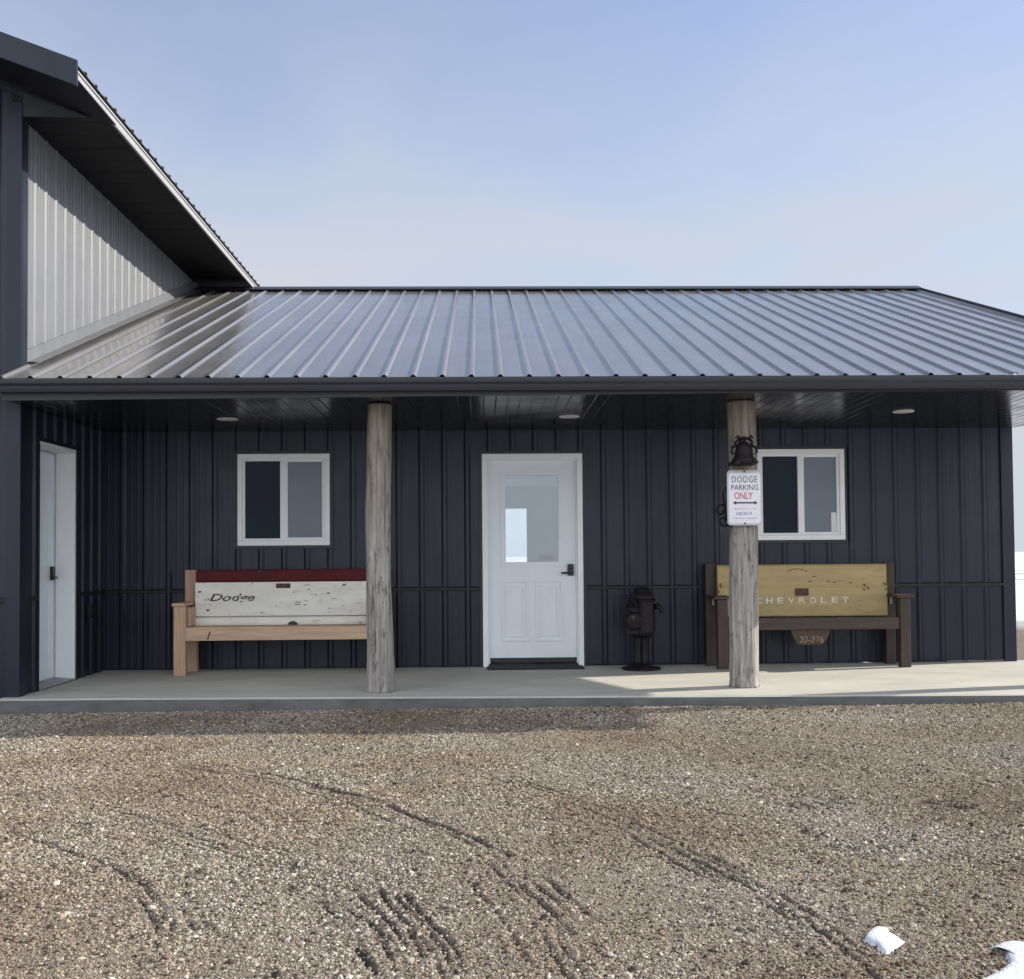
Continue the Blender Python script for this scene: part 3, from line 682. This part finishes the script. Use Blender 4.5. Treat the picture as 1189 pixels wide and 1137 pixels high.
t = MB(); t.box(XL-.095, XL+.024, YC-.026, YC-.003, -.06, 4.86); t.box(XL+.002, XL+.026, YC-.003, YC+.10, -.03, 4.75)
t.build('corner_trim', M['wainscot'], barn)
t = MB(); t.prism([(YC, ZW-.036), (YC-.024, ZW-.032), (YC-.027, ZW-.006), (YC, ZW+.004)], 'x', 2*RXB-XL, XL-.096)
for a, b in ((YC+.101, SDO[0]-.03), (SDO[1]+.03, -.028)): t.box(XL, XL+.026, a, b, ZW-.034, ZW+.002)
t.box(XL, XL+.024, SDO[0]-.03, SDO[0]-.001, 0, SDO[2]+.03); t.box(XL, XL+.024, SDO[1]+.001, SDO[1]+.03, 0, SDO[2]+.03); t.box(XL, XL+.024, SDO[0]-.001, SDO[1]+.001, SDO[2]+.001, SDO[2]+.03)
t.build('trim_rail', M['trim'], barn)
YF = -2.89
br = MB(); dn = Vector((-1, 0, BS)).normalized(); nn = Vector((BS, 0, 1)).normalized()
rl = (XE-RXB)/abs(dn.x)
corr(br, (XE+.03, 0, ZE+.02-.03*BS), (0, 1, 0), nn, dn, YF, YE+.5, 0, rl+.03, -.2)
corr(br, (2*RXB-XE-.03, 0, ZE+.02-.03*BS), (0, 1, 0), Vector((-BS, 0, 1)).normalized(), Vector((1, 0, BS)).normalized(), YF, YE+.5, 0, rl+.03, -.2)
bro = br.build('roof', M['roof'], barn)
def rakepoly(y0, y1, top, bot):
    mb = MB(); xa, xb, xc = XE+.035, RXB, 2*RXB-XE-.035; zt = lambda x: ZE+.02+BS*min(XE-x, x-(2*RXB-XE))
    pl = [(xa, zt(xa)+top), (xb, zt(xb)+top), (xc, zt(xc)+top), (xc, zt(xc)+bot), (xb, zt(xb)+bot), (xa, zt(xa)+bot)]
    vs = [(a, y0, b) for a, b in pl]+[(a, y1, b) for a, b in pl]
    mb.add(vs, [(0, 1, 4, 5), (1, 2, 3, 4), (11, 10, 7, 6), (10, 9, 8, 7), (0, 6, 7, 1), (1, 7, 8, 2), (5, 4, 10, 11), (4, 3, 9, 10), (0, 5, 11, 6), (2, 8, 9, 3)]); return mb
rakepoly(YF-.025, YF-.002, .028, -.165).build('rake_trim', M['wainscot'], bro)
# sloping soffit under the front overhang, flat boxed soffit along the eave
s2 = rakepoly(YF, YC-.004, -.11, -.12)
s2.box(XL+.004, XE-.02, YC-.004, YE, 4.745, 4.755)
for yy in np.arange(YC+.1, RY+2, .3048): s2.box(XL+.03, XE-.03, yy, yy+.012, 4.7435, 4.7449)
s2.build('soffit', M['barn_soffit'], barn)
s3 = MB(); s3.prism([(XL+.028, 4.744), (XE-.2, 4.744), (XL+.028, 4.935)], 'y', YC-.02, YC-.006); s3.build('eave_return', M['trim'], barn)
g = MB(); g.box(XE-.018, XE-.002, YF+.002, YE+.4, 4.70, 4.80)
g.build('fascia', M['trim'], barn)
g = MB(); gp2 = [(XE, 4.745), (XE, 4.695), (XE+.018, 4.692), (XE+.022, 4.74), (XE+.012, 4.748)]
g.box(XE, XE+.014, YF+.004, YE+.4, 4.766, 4.782)
g.prism(gp2, 'y', YF+.004, YE+.4); q = g.build('eave_trim', M['sunlit_gutter'], barn); q['label'] = 'eave trim with sunlight painted in as pale grey'
# side door, set back in a deep white jamb
XD = XL-.17
d = MB(); d.box(XD-.045, XD, SDO[0]+.03, SDO[1]-.03, .03, SDO[2]-.03)
for a in (.25, 1.1):
    dd = MB()
    for y0, y1 in ((SDO[0]+.15, SDO[0]+.41), (SDO[1]-.41, SDO[1]-.15)):
        h_ = .6 if a < 1 else .75
        for q in ((y0, y1, a, a+.02), (y0, y1, a+h_-.02, a+h_), (y0, y0+.02, a+.02, a+h_-.02), (y1-.02, y1, a+.02, a+h_-.02)): d.box(XD-.002, XD+.006, *q)
sdo = d.build('door', M['door'], barn, bevel=.002); sdo['label'] = 'white side door set deep in its jamb'
f = MB(); f.box(XD-.05, XL+.012, SDO[0], SDO[0]+.028, 0, SDO[2]); f.box(XD-.05, XL+.012, SDO[1]-.028, SDO[1], 0, SDO[2]); f.box(XD-.05, XL+.012, SDO[0]+.028, SDO[1]-.028, SDO[2]-.028, SDO[2])
f.build('door_frame', M['vinyl'], sdo, bevel=.002)
f = MB(); f.prism([(XD-.05, .002), (XL+.03, .002), (XL+.03, .012), (XD, .03), (XD-.05, .03)], 'y', SDO[0]+.028, SDO[1]-.028); f.build('threshold', M['worn_steel'], sdo)
f = MB(); f.box(XD-.002, XD+.010, SDO[1]-.046, SDO[1]-.0285, .03, SDO[2]-.03); f.box(XD-.002, XD+.010, SDO[0]+.03, SDO[1]-.047, SDO[2]-.045, SDO[2]-.0285); f.build('weatherstrip', M['sign_edge'], sdo)
hy = SDO[1]-.115
h = MB(); h.box(XD+.001, XD+.028, hy-.03, hy+.03, .92, 1.045); h.tube([(XD+.02, hy, .945), (XD+.055, hy, .945), (XD+.06, hy-.02, .945), (XD+.06, hy-.10, .943)], .011)
h.build('handle', M['black'], sdo, bevel=.004)
o_ = MB(); o_.box(XL+.018, XL+.05, -.50, -.42, .55, .665); o_.box(XL+.05, XL+.056, -.49, -.43, .56, .655); o_.build('outlet_cover', M['black'], barn, bevel=.004)

# ------------------------------------------------------------------ benches made from truck tailgates
b1 = thing('tailgate_bench', 'cedar bench whose back is a chipped white tailgate with a red top', 'bench', (-1.91, -.3, 0))
for x in (-2.905, -1.035):
    m_ = MB(); m_.box(x, x+.115, -.17, -.075, 0, .995); m_.build('leg', M['cedar'], b1, bevel=.006)
    m_ = MB(); m_.box(x-.006, x+.105, -.555, -.46, 0, .655); m_.build('leg', M['cedar'], b1, bevel=.006)
    m_ = MB(); m_.box(x-.02, x+.105, -.57, -.171, .656, .685); m_.box(x+.105, x+.13, -.46, -.171, .462, .64); m_.build('arm', M['cedar_x'], b1, bevel=.005)
m_ = MB(); m_.box(-2.80, -1.041, -.549, -.51, .328, .456); m_.build('seat_rail', M['cedar_x'], b1, bevel=.006)
m_ = MB()
for y0 in (-.508, -.407, -.306): m_.box(-2.80, -1.041, y0, y0+.096, .42, .452)
m_.build('seat', M['cedar_x'], b1, bevel=.005)
k = MB(); k.prism([(-2.597, .337), (-2.585, .337), (-2.577, .37), (-2.560, .413), (-2.574, .413), (-2.588, .372)], 'y', -.5515, -.5492); k.build('dark_check', M['black'], b1)
TX0, TX1 = -2.782, -1.04
tg = MB()
tg.box(TX0, TX1, -.255, -.175, .545, .872)
tg.prism([(-.268, .455), (-.275, .475), (-.27, .522), (-.258, .534), (-.175, .534), (-.175, .455)], 'x', TX0-.008, TX1)
tg.box(TX0+.01, TX1-.01, -.2, -.178, .52, .56)
tgo = tg.build('tailgate', M['white_paint'], b1, bevel=.007)
r_ = MB(); r_.box(TX0, TX1, -.238, -.176, .876, .993); r_.build('top_band', M['red_paint'], tgo, bevel=.01)
lt = MB(); put_text(lt, 'Dodge', -2.645, .668, -.2555, size=.11, shear=.35, width=.44, height=.094, bold=.002); lt.build('lettering', M['rust_letter'], tgo)
l_ = MB(); l_.box(-2.0, -1.86, -.262, -.256, .812, .858)
for i in range(3): l_.box(-1.99+i*.045, -1.965+i*.045, -.268, -.262, .82, .85)
l_.build('latch', M['rust'], tgo, bevel=.003)
k = MB(); k.prism([(-1.835+.048*math.cos(a), .458+.034*math.sin(a)) for a in np.linspace(0, math.pi, 12)], 'y', -.2775, -.2755); k.build('drain_notch', M['black'], tgo)
sc_ = MB()
for _ in range(15):
    x = random.choice((random.uniform(-2.76, -2.65), random.uniform(-1.85, -1.2), random.uniform(-1.8, -1.45))); z = random.uniform(.6, .85); w_ = random.uniform(.005, .05); hh = random.uniform(.003, .010)
    n_ = 7; sc_.prism([(x+w_*math.cos(t)*random.uniform(.5, 1), z+hh*math.sin(t)*random.uniform(.5, 1)) for t in np.linspace(0, 6.28, n_)[:-1]], 'y', -.2557, -.2549)
for x, z in ((-2.66, .60), (-1.34, .835), (-2.74, .78)): sc_.prism([(x-.02, z-.008), (x+.012, z-.006), (x+.02, z+.01), (x-.01, z+.014)], 'y', -.2557, -.2549)
merge_into(tgo, sc_, M['chip'])

b2 = thing('tailgate_bench', 'dark stained bench whose back is a worn tan tailgate, under the right window', 'bench', (3.2, -.3, 0))
for x in (2.232, 4.035):
    m_ = MB(); m_.box(x, x+.1, -.155, -.075, 0, 1.012); m_.build('leg', M['stain'], b2, bevel=.006)
for x in (2.272, 4.050):
    m_ = MB(); m_.box(x, x+.1, -.50, -.41, 0, .672); m_.build('leg', M['stain'], b2, bevel=.006)
    m_ = MB(); m_.box(x-.035, x+.135, -.52, -.156, .673, .702); m_.build('arm', M['stain_x'], b2, bevel=.005)
for x in (2.30, 4.075):
    m_ = MB(); m_.box(x-.015, x+.012, -.192, -.157, .60, .672); m_.build('bracket', M['worn_steel'], b2, bevel=.003)
m_ = MB(); m_.box(2.375, 4.047, -.485, -.445, .370, .486); m_.build('seat_rail', M['stain_x'], b2, bevel=.006)
m_ = MB()
for y0 in (-.443, -.352): m_.box(2.375, 4.047, y0, y0+.087, .452, .48)
m_.build('seat', M['stain_x'], b2, bevel=.005)
tg = MB()
tg.prism([(-.23, .488), (-.236, .50), (-.236, .765), (-.228, .782), (-.222, .80), (-.222, .985), (-.21, 1.0), (-.16, 1.0), (-.16, .488)], 'x', 2.335, 4.022)
t2 = tg.build('tailgate', M['tan_paint'], b2, bevel=.006)
lt = MB()
for i, ch in enumerate('CHEVROLET'):
    put_text(lt, ch, 2.705+i*.1085, .617+.003*i*0, -.2365, size=.08, height=.058, width=.062, bold=.0015)
lt.build('lettering', M['faded_white'], t2)
l_ = MB(); l_.box(3.10, 3.236, -.242, -.2365, .690, .764); l_.box(3.115, 3.222, -.248, -.242, .715, .745); l_.build('latch', M['rust'], t2, bevel=.003)
sc_ = MB()
def streak(x, z, w_, hh, y=-.2367):
    sc_.prism([(x+w_*math.cos(t)*random.uniform(.6, 1), z+hh*math.sin(t)*random.uniform(.4, 1)) for t in np.linspace(0, 6.28, 9)[:-1]], 'y', y-.0004, y+.0006)
for i in range(7): streak(3.04+i*.03, .955-.0016*(i-3)**2*1.5, .024, .008, -.2225)
for x, z in ((3.30, .88), (3.44, .83), (3.5, .82), (3.56, .835), (3.66, .815), (3.26, .83)): streak(x, z, .03, .008, -.2225)
for x, z in ((3.80, .79), (3.83, .76), (3.79, .75)): streak(x, z, .02, .018, -.2367)
for x, z in ((2.36, .80), (2.345, .74), (4.01, .75), (4.0, .80)): streak(x, z, .014, .03, -.2367)
for _ in range(20): streak(random.uniform(2.45, 3.95), random.uniform(.52, .74), random.uniform(.006, .03), .004)
merge_into(t2, sc_, M['scratch'])
pl = MB(); pl.prism([(2.99, .368), (3.375, .368), (3.355, .30), (3.30, .225), (3.06, .222), (3.02, .29)], 'y', -.462, -.452)
plo = pl.build('licence_plate', M['plate'], b2, bevel=.003)
lt = MB(); put_text(lt, '20-276', 3.075, .245, -.4635, size=.08, width=.235, height=.062); lt.build('plate_number', M['plate_ink'], plo)

# ------------------------------------------------------------------ doormat, iron pedestal, sign, bell, hook
m_ = MB(); m_.box(.05, 1.0, -.345, -.075, .001, .016); o = m_.build('door_mat', M['rubber'], loc=(.52, -.21, 0), bevel=.006)
o['label'] = 'thin black doormat on the porch in front of the white glazed door'; o['category'] = 'doormat'

mc = thing('iron_pedestal', 'dark cast iron machine on a round foot between the door and the tan bench', 'machine', (1.54, -.42, 0))
cx, cy = 1.54, -.42
m_ = MB(); m_.lathe([(.185, .001), (.19, .012), (.18, .024), (.10, .04), (.085, .06)], (cx, cy, 0), 36); m_.build('foot', M['iron'], mc)
m_ = MB()
for s in (-1, 1): m_.lathe([(.050, .045), (.040, .08), (.036, .2), (.042, .30), (.05, .34)], (cx+s*.034, cy, 0), 20)
m_.build('column', M['iron'], mc)
m_ = MB(); m_.lathe([(.075, .31), (.115, .335), (.128, .38), (.124, .55), (.115, .63), (.10, .675)], (cx+.012, cy, 0), 32); m_.box(cx-.015, cx+.1, cy-.135, cy-.09, .36, .66); m_.box(cx-.03, cx-.018, cy-.142, cy-.08, .34, .68); m_.build('body', M['iron'], mc, bevel=.006)
m_ = MB(); m_.lathe([(.06, -.165), (.082, -.155), (.088, -.12), (.085, -.05), (.085, .0)], (cx-.085, cy, .475), 32, 'y'); m_.box(cx-.155, cx-.02, cy-.115, cy, .35, .60); gc = m_.build('gear_case', M['iron'], mc)
m_ = MB(); m_.lathe([(.010, -.185), (.018, -.18), (.02, -.165)], (cx-.098, cy, .51), 18, 'y'); m_.build('hub', M['rust'], gc)
m_ = MB(); m_.tube([(cx-.06, cy-.15, .62), (cx-.10, cy-.16, .68), (cx-.135, cy-.16, .69), (cx-.145, cy-.16, .60), (cx-.12, cy-.16, .57)], [.02, .018, .015, .014, .012]); m_.build('crank', M['iron'], mc)
m_ = MB(); m_.lathe([(.112, .67), (.118, .69), (.112, .72), (.085, .735), (.078, .775), (.06, .792), (.01, .797)], (cx+.015, cy, 0), 32)
for a in np.linspace(0, 6.28, 17)[:-1]: m_.box(cx+.015+.10*math.cos(a)-.006, cx+.015+.10*math.cos(a)+.006, cy+.10*math.sin(a)-.006, cy+.10*math.sin(a)+.006, .69, .735)
m_.build('lid', M['iron'], mc)
m_ = MB(); m_.tube([(cx+.10, cy-.02, .60), (cx+.165, cy-.06, .615), (cx+.19, cy-.08, .585), (cx+.192, cy-.08, .545)], [.03, .026, .022, .024], 12); m_.build('spout', M['iron'], mc)
m_ = MB(); m_.lathe([(.10, .655), (.138, .66), (.138, .672), (.10, .676)], (cx+.012, cy, 0), 32)
m_.build('flange', M['iron'], mc)

sg = thing('parking_sign', 'white parking sign with a double-headed arrow on the right log post', 'sign', (2.185, -2.03, 1.345))
def rrect(x0, x1, z0, z1, r, n=6):
    p = []
    for cx_, cz_, a0 in ((x1-r, z1-r, 0), (x0+r, z1-r, 90), (x0+r, z0+r, 180), (x1-r, z0+r, 270)):
        p += [(cx_+r*math.cos(R(a0+90*i/n)), cz_+r*math.sin(R(a0+90*i/n))) for i in range(n+1)]
    return p
tilt = lambda mb: mb
sx0, sx1, sz0, sz1 = 2.038, 2.330, 1.345, 1.802
m_ = MB(); m_.prism(rrect(sx0, sx1, sz0, sz1, .03), 'y', -2.034, -2.030); pn = m_.build('panel', M['sign_edge'], sg)
m_ = MB(); m_.prism(rrect(sx0+.014, sx1-.014, sz0+.016, sz1-.022, .022), 'y', -2.0352, -2.0338); m_.build('face', M['sign_white'], pn)
YS = -2.0358
m_ = MB(); put_text(m_, 'DODGE', 2.078, 1.700, YS, size=.06, width=.21, height=.052, spacing=1.15, extrude=.0004)
put_text(m_, 'PARKING', 2.072, 1.636, YS, size=.05, width=.226, height=.046, extrude=.0004); m_.build('lettering', M['ink_dark'], pn)
m_ = MB(); put_text(m_, 'ONLY', 2.097, 1.562, YS, size=.06, width=.155, height=.058, extrude=.0004, bold=.001); m_.build('lettering', M['ink_red'], pn)
m_ = MB(); z = 1.532; m_.prism([(2.082, z), (2.112, z+.017), (2.112, z+.0065), (2.262, z+.0065), (2.262, z+.017), (2.292, z), (2.262, z-.017), (2.262, z-.0065), (2.112, z-.0065), (2.112, z-.017)], 'y', YS-.0004, YS+.0004); m_.build('arrow', M['ink_dark'], pn)
# the small print is too worn to read: broken rows of strokes only
def strokes(x0, x1, z0, z1, n, mname):
    q = MB(); w_ = (x1-x0)/n
    for i in range(n):
        if random.random() < .13: continue
        a = x0+i*w_+w_*.12; b = a+w_*random.uniform(.4, .75); q.box(a, b, YS-.0003, YS+.0005, z0+random.uniform(0, .25)*(z1-z0), z1)
    q.build('small_print', M[mname], pn)
strokes(2.088, 2.282, 1.476, 1.490, 16, 'ink_pink'); strokes(2.108, 2.262, 1.424, 1.456, 9, 'ink_blue'); strokes(2.085, 2.285, 1.398, 1.408, 18, 'ink_blue')
m_ = MB()
for z in (1.79, 1.362): m_ = MB(); m_.lathe([(.006, -2.040), (.008, -2.037), (.008, -2.033)], (2.184, 0, z), 10, 'y'); m_.build('screw', M['black'], pn)

bl = thing('iron_bell', 'dark iron bell fixed to the log post above the parking sign', 'bell', (2.168, -2.10, 1.85))
c = (2.168, -2.095, 0)
m_ = MB(); m_.lathe([(.098, 1.852), (.104, 1.862), (.100, 1.885), (.078, 1.905), (.072, 1.95), (.066, 1.99), (.046, 2.02), (.02, 2.03)], c, 30); m_.build('bell_body', M['iron'], bl)
m_ = MB(); m_.tube([(2.105, -2.095, 1.99), (2.098, -2.095, 2.03), (2.125, -2.095, 2.058), (2.168, -2.095, 2.064), (2.211, -2.095, 2.058), (2.238, -2.095, 2.03), (2.231, -2.095, 1.99)], .013); m_.box(2.148, 2.188, -2.09, -1.97, 2.03, 2.06)
for sg_ in (-1, 1):
    m_.tube([(2.168+sg_*.06, -2.095, 2.0), (2.168+sg_*.10, -2.10, 1.985), (2.168+sg_*.108, -2.10, 1.945), (2.168+sg_*.085, -2.11, 1.93)], [.011, .012, .010, .007])
    m_.tube([(2.168+sg_*.035, -2.12, 2.045), (2.168+sg_*.055, -2.13, 2.075), (2.168+sg_*.075, -2.12, 2.06)], [.014, .012, .007])
m_.build('yoke', M['iron'], bl)
m_ = MB(); m_.box(2.065, 2.266, -2.115, -1.965, 1.842, 1.872); m_.box(2.075, 2.115, -2.2, -2.115, 1.846, 1.868); m_.box(2.222, 2.262, -2.2, -2.115, 1.846, 1.868); m_.build('bracket', M['iron'], bl, bevel=.005)

m_ = MB()
def spiral(cx, cz, r0, r1, a0, a1, n=22): return [(cx+(r0+(r1-r0)*i/n)*math.cos(R(a0+(a1-a0)*i/n)), -1.95, cz+(r0+(r1-r0)*i/n)*math.sin(R(a0+(a1-a0)*i/n))) for i in range(n+1)]
m_.tube([(2.10, -1.95, 1.70), (2.05, -1.95, 1.66), (2.02, -1.95, 1.60), (2.035, -1.95, 1.53)]+spiral(2.005, 1.47, .052, .012, 60, 400), .009)
m_.tube([(2.10, -1.95, 1.345), (2.055, -1.95, 1.352)]+spiral(2.025, 1.385, .045, .012, 300, -60), .010)
m_.tube([(2.035, -1.95, 1.53), (2.04, -1.95, 1.44), (2.06, -1.95, 1.40)], .009)
o = m_.build('scroll_hook', M['iron'], loc=(2.1, -1.95, 1.34)); o['label'] = 'black curled iron hook on the left flank of the signed log post'; o['category'] = 'hook'

# ------------------------------------------------------------------ light, sky, camera
AZ, EL = R(13.0), R(27.0)
S = Vector((math.cos(EL)*math.cos(AZ), math.cos(EL)*math.sin(AZ), math.sin(EL)))
sun = bpy.data.lights.new('sun', 'SUN'); sun.energy = 2.9; sun.angle = R(.6); sun.color = (1, .93, .82)
so_ = bpy.data.objects.new('sun', sun); col.objects.link(so_); so_.rotation_euler = S.to_track_quat('Z', 'Y').to_euler()

wd = bpy.data.worlds.new('World'); sc.world = wd; wd.use_nodes = True
t = wd.node_tree; t.nodes.clear()
class WN(NT):
    def __init__(s): s.t = t
wn_ = WN()
out = wn_.n('OutputWorld'); bg = wn_.n('Background'); bg.inputs[1].default_value = .10; wn_.l(bg.outputs[0], out.inputs[0])
sky = wn_.n('TexSky'); sky.sky_type = 'NISHITA'; sky.sun_disc = False; sky.sun_elevation = EL; sky.sun_rotation = math.pi/2-AZ
sky.air_density = 1.0; sky.dust_density = .7; sky.ozone_density = 3.0; sky.altitude = 900
# thin high cloud drawn over the sky, thicker to the horizon
tc = wn_.n('TexCoord'); mp = wn_.n('Mapping'); mp.inputs['Scale'].default_value = (1.3, 1.3, 3.6); wn_.l(tc.outputs['Generated'], mp.inputs[0])
cl = noise(wn_, mp.outputs[0], 1.7, 6, .52, .7)
sp = wn_.n('SeparateXYZ'); wn_.l(tc.outputs['Generated'], sp.inputs[0])
band = wn_.n('MapRange'); band.inputs[1].default_value = .14; band.inputs[2].default_value = .52; band.inputs[3].default_value = 1.25; band.inputs[4].default_value = 0.22; wn_.l(sp.outputs[2], band.inputs[0])
k = ramp(wn_, cl, [(.34, .64), (.62, 1.)])
mu = wn_.n('Math', operation='MULTIPLY'); mu.use_clamp = True; wn_.l(k, mu.inputs[0]); wn_.l(band.outputs[0], mu.inputs[1]); band.clamp = True
bh = wn_.n('MapRange'); bh.inputs[1].default_value = .15; bh.inputs[2].default_value = -.6; bh.inputs[3].default_value = 0; bh.inputs[4].default_value = 1; wn_.l(sp.outputs[1], bh.inputs[0])
cc_ = mixc(wn_, bh.outputs[0], (2.42, 2.57, 2.86), (6.6, 6.9, 7.3))       # sky behind the camera brightened as added fill for the porch shade
mx_ = wn_.n('Math', operation='MAXIMUM'); wn_.l(mu.outputs[0], mx_.inputs[0])
b2_ = wn_.n('Math', operation='MULTIPLY'); wn_.l(bh.outputs[0], b2_.inputs[0]); b2_.inputs[1].default_value = .8; wn_.l(b2_.outputs[0], mx_.inputs[1])
skc = mixc(wn_, mx_.outputs[0], mixc(wn_, 1.0, sky.outputs[0], (.84, .78, .80), 'MULTIPLY'), cc_)
wn_.l(skc, bg.inputs[0])

cam = bpy.data.cameras.new('camera'); co = bpy.data.objects.new('camera', cam); col.objects.link(co); sc.camera = co
f_, cy_, yaw, pitch, roll, Hc, Dc = 1291.09, 606.54, .0280, .0297, .0081, 1.1133, 11.1683
def to_world(d):
    d = Vector(d); c, s = math.cos(pitch), math.sin(pitch); d = Vector((d.x, d.y*c-d.z*s, d.y*s+d.z*c))
    c, s = math.cos(yaw), math.sin(yaw); return Vector((d.x*c+d.y*s, -d.x*s+d.y*c, d.z))
rt = to_world((math.cos(roll), 0, -math.sin(roll))); up = to_world((math.sin(roll), 0, math.cos(roll))); fw = to_world((0, 1, 0))
m3 = Matrix((rt, up, -fw)).transposed()
co.matrix_world = Matrix.Translation((0, -Dc, Hc)) @ m3.to_4x4()
cam.sensor_fit = 'HORIZONTAL'; cam.sensor_width = 36; cam.lens = f_/1189*36
cam.shift_y = (cy_-568.5)/1189; cam.clip_start = .05; cam.clip_end = 12000
sc.view_settings.view_transform = 'Standard'; sc.view_settings.look = 'None'; sc.view_settings.exposure = 1.4; sc.view_settings.gamma = 1
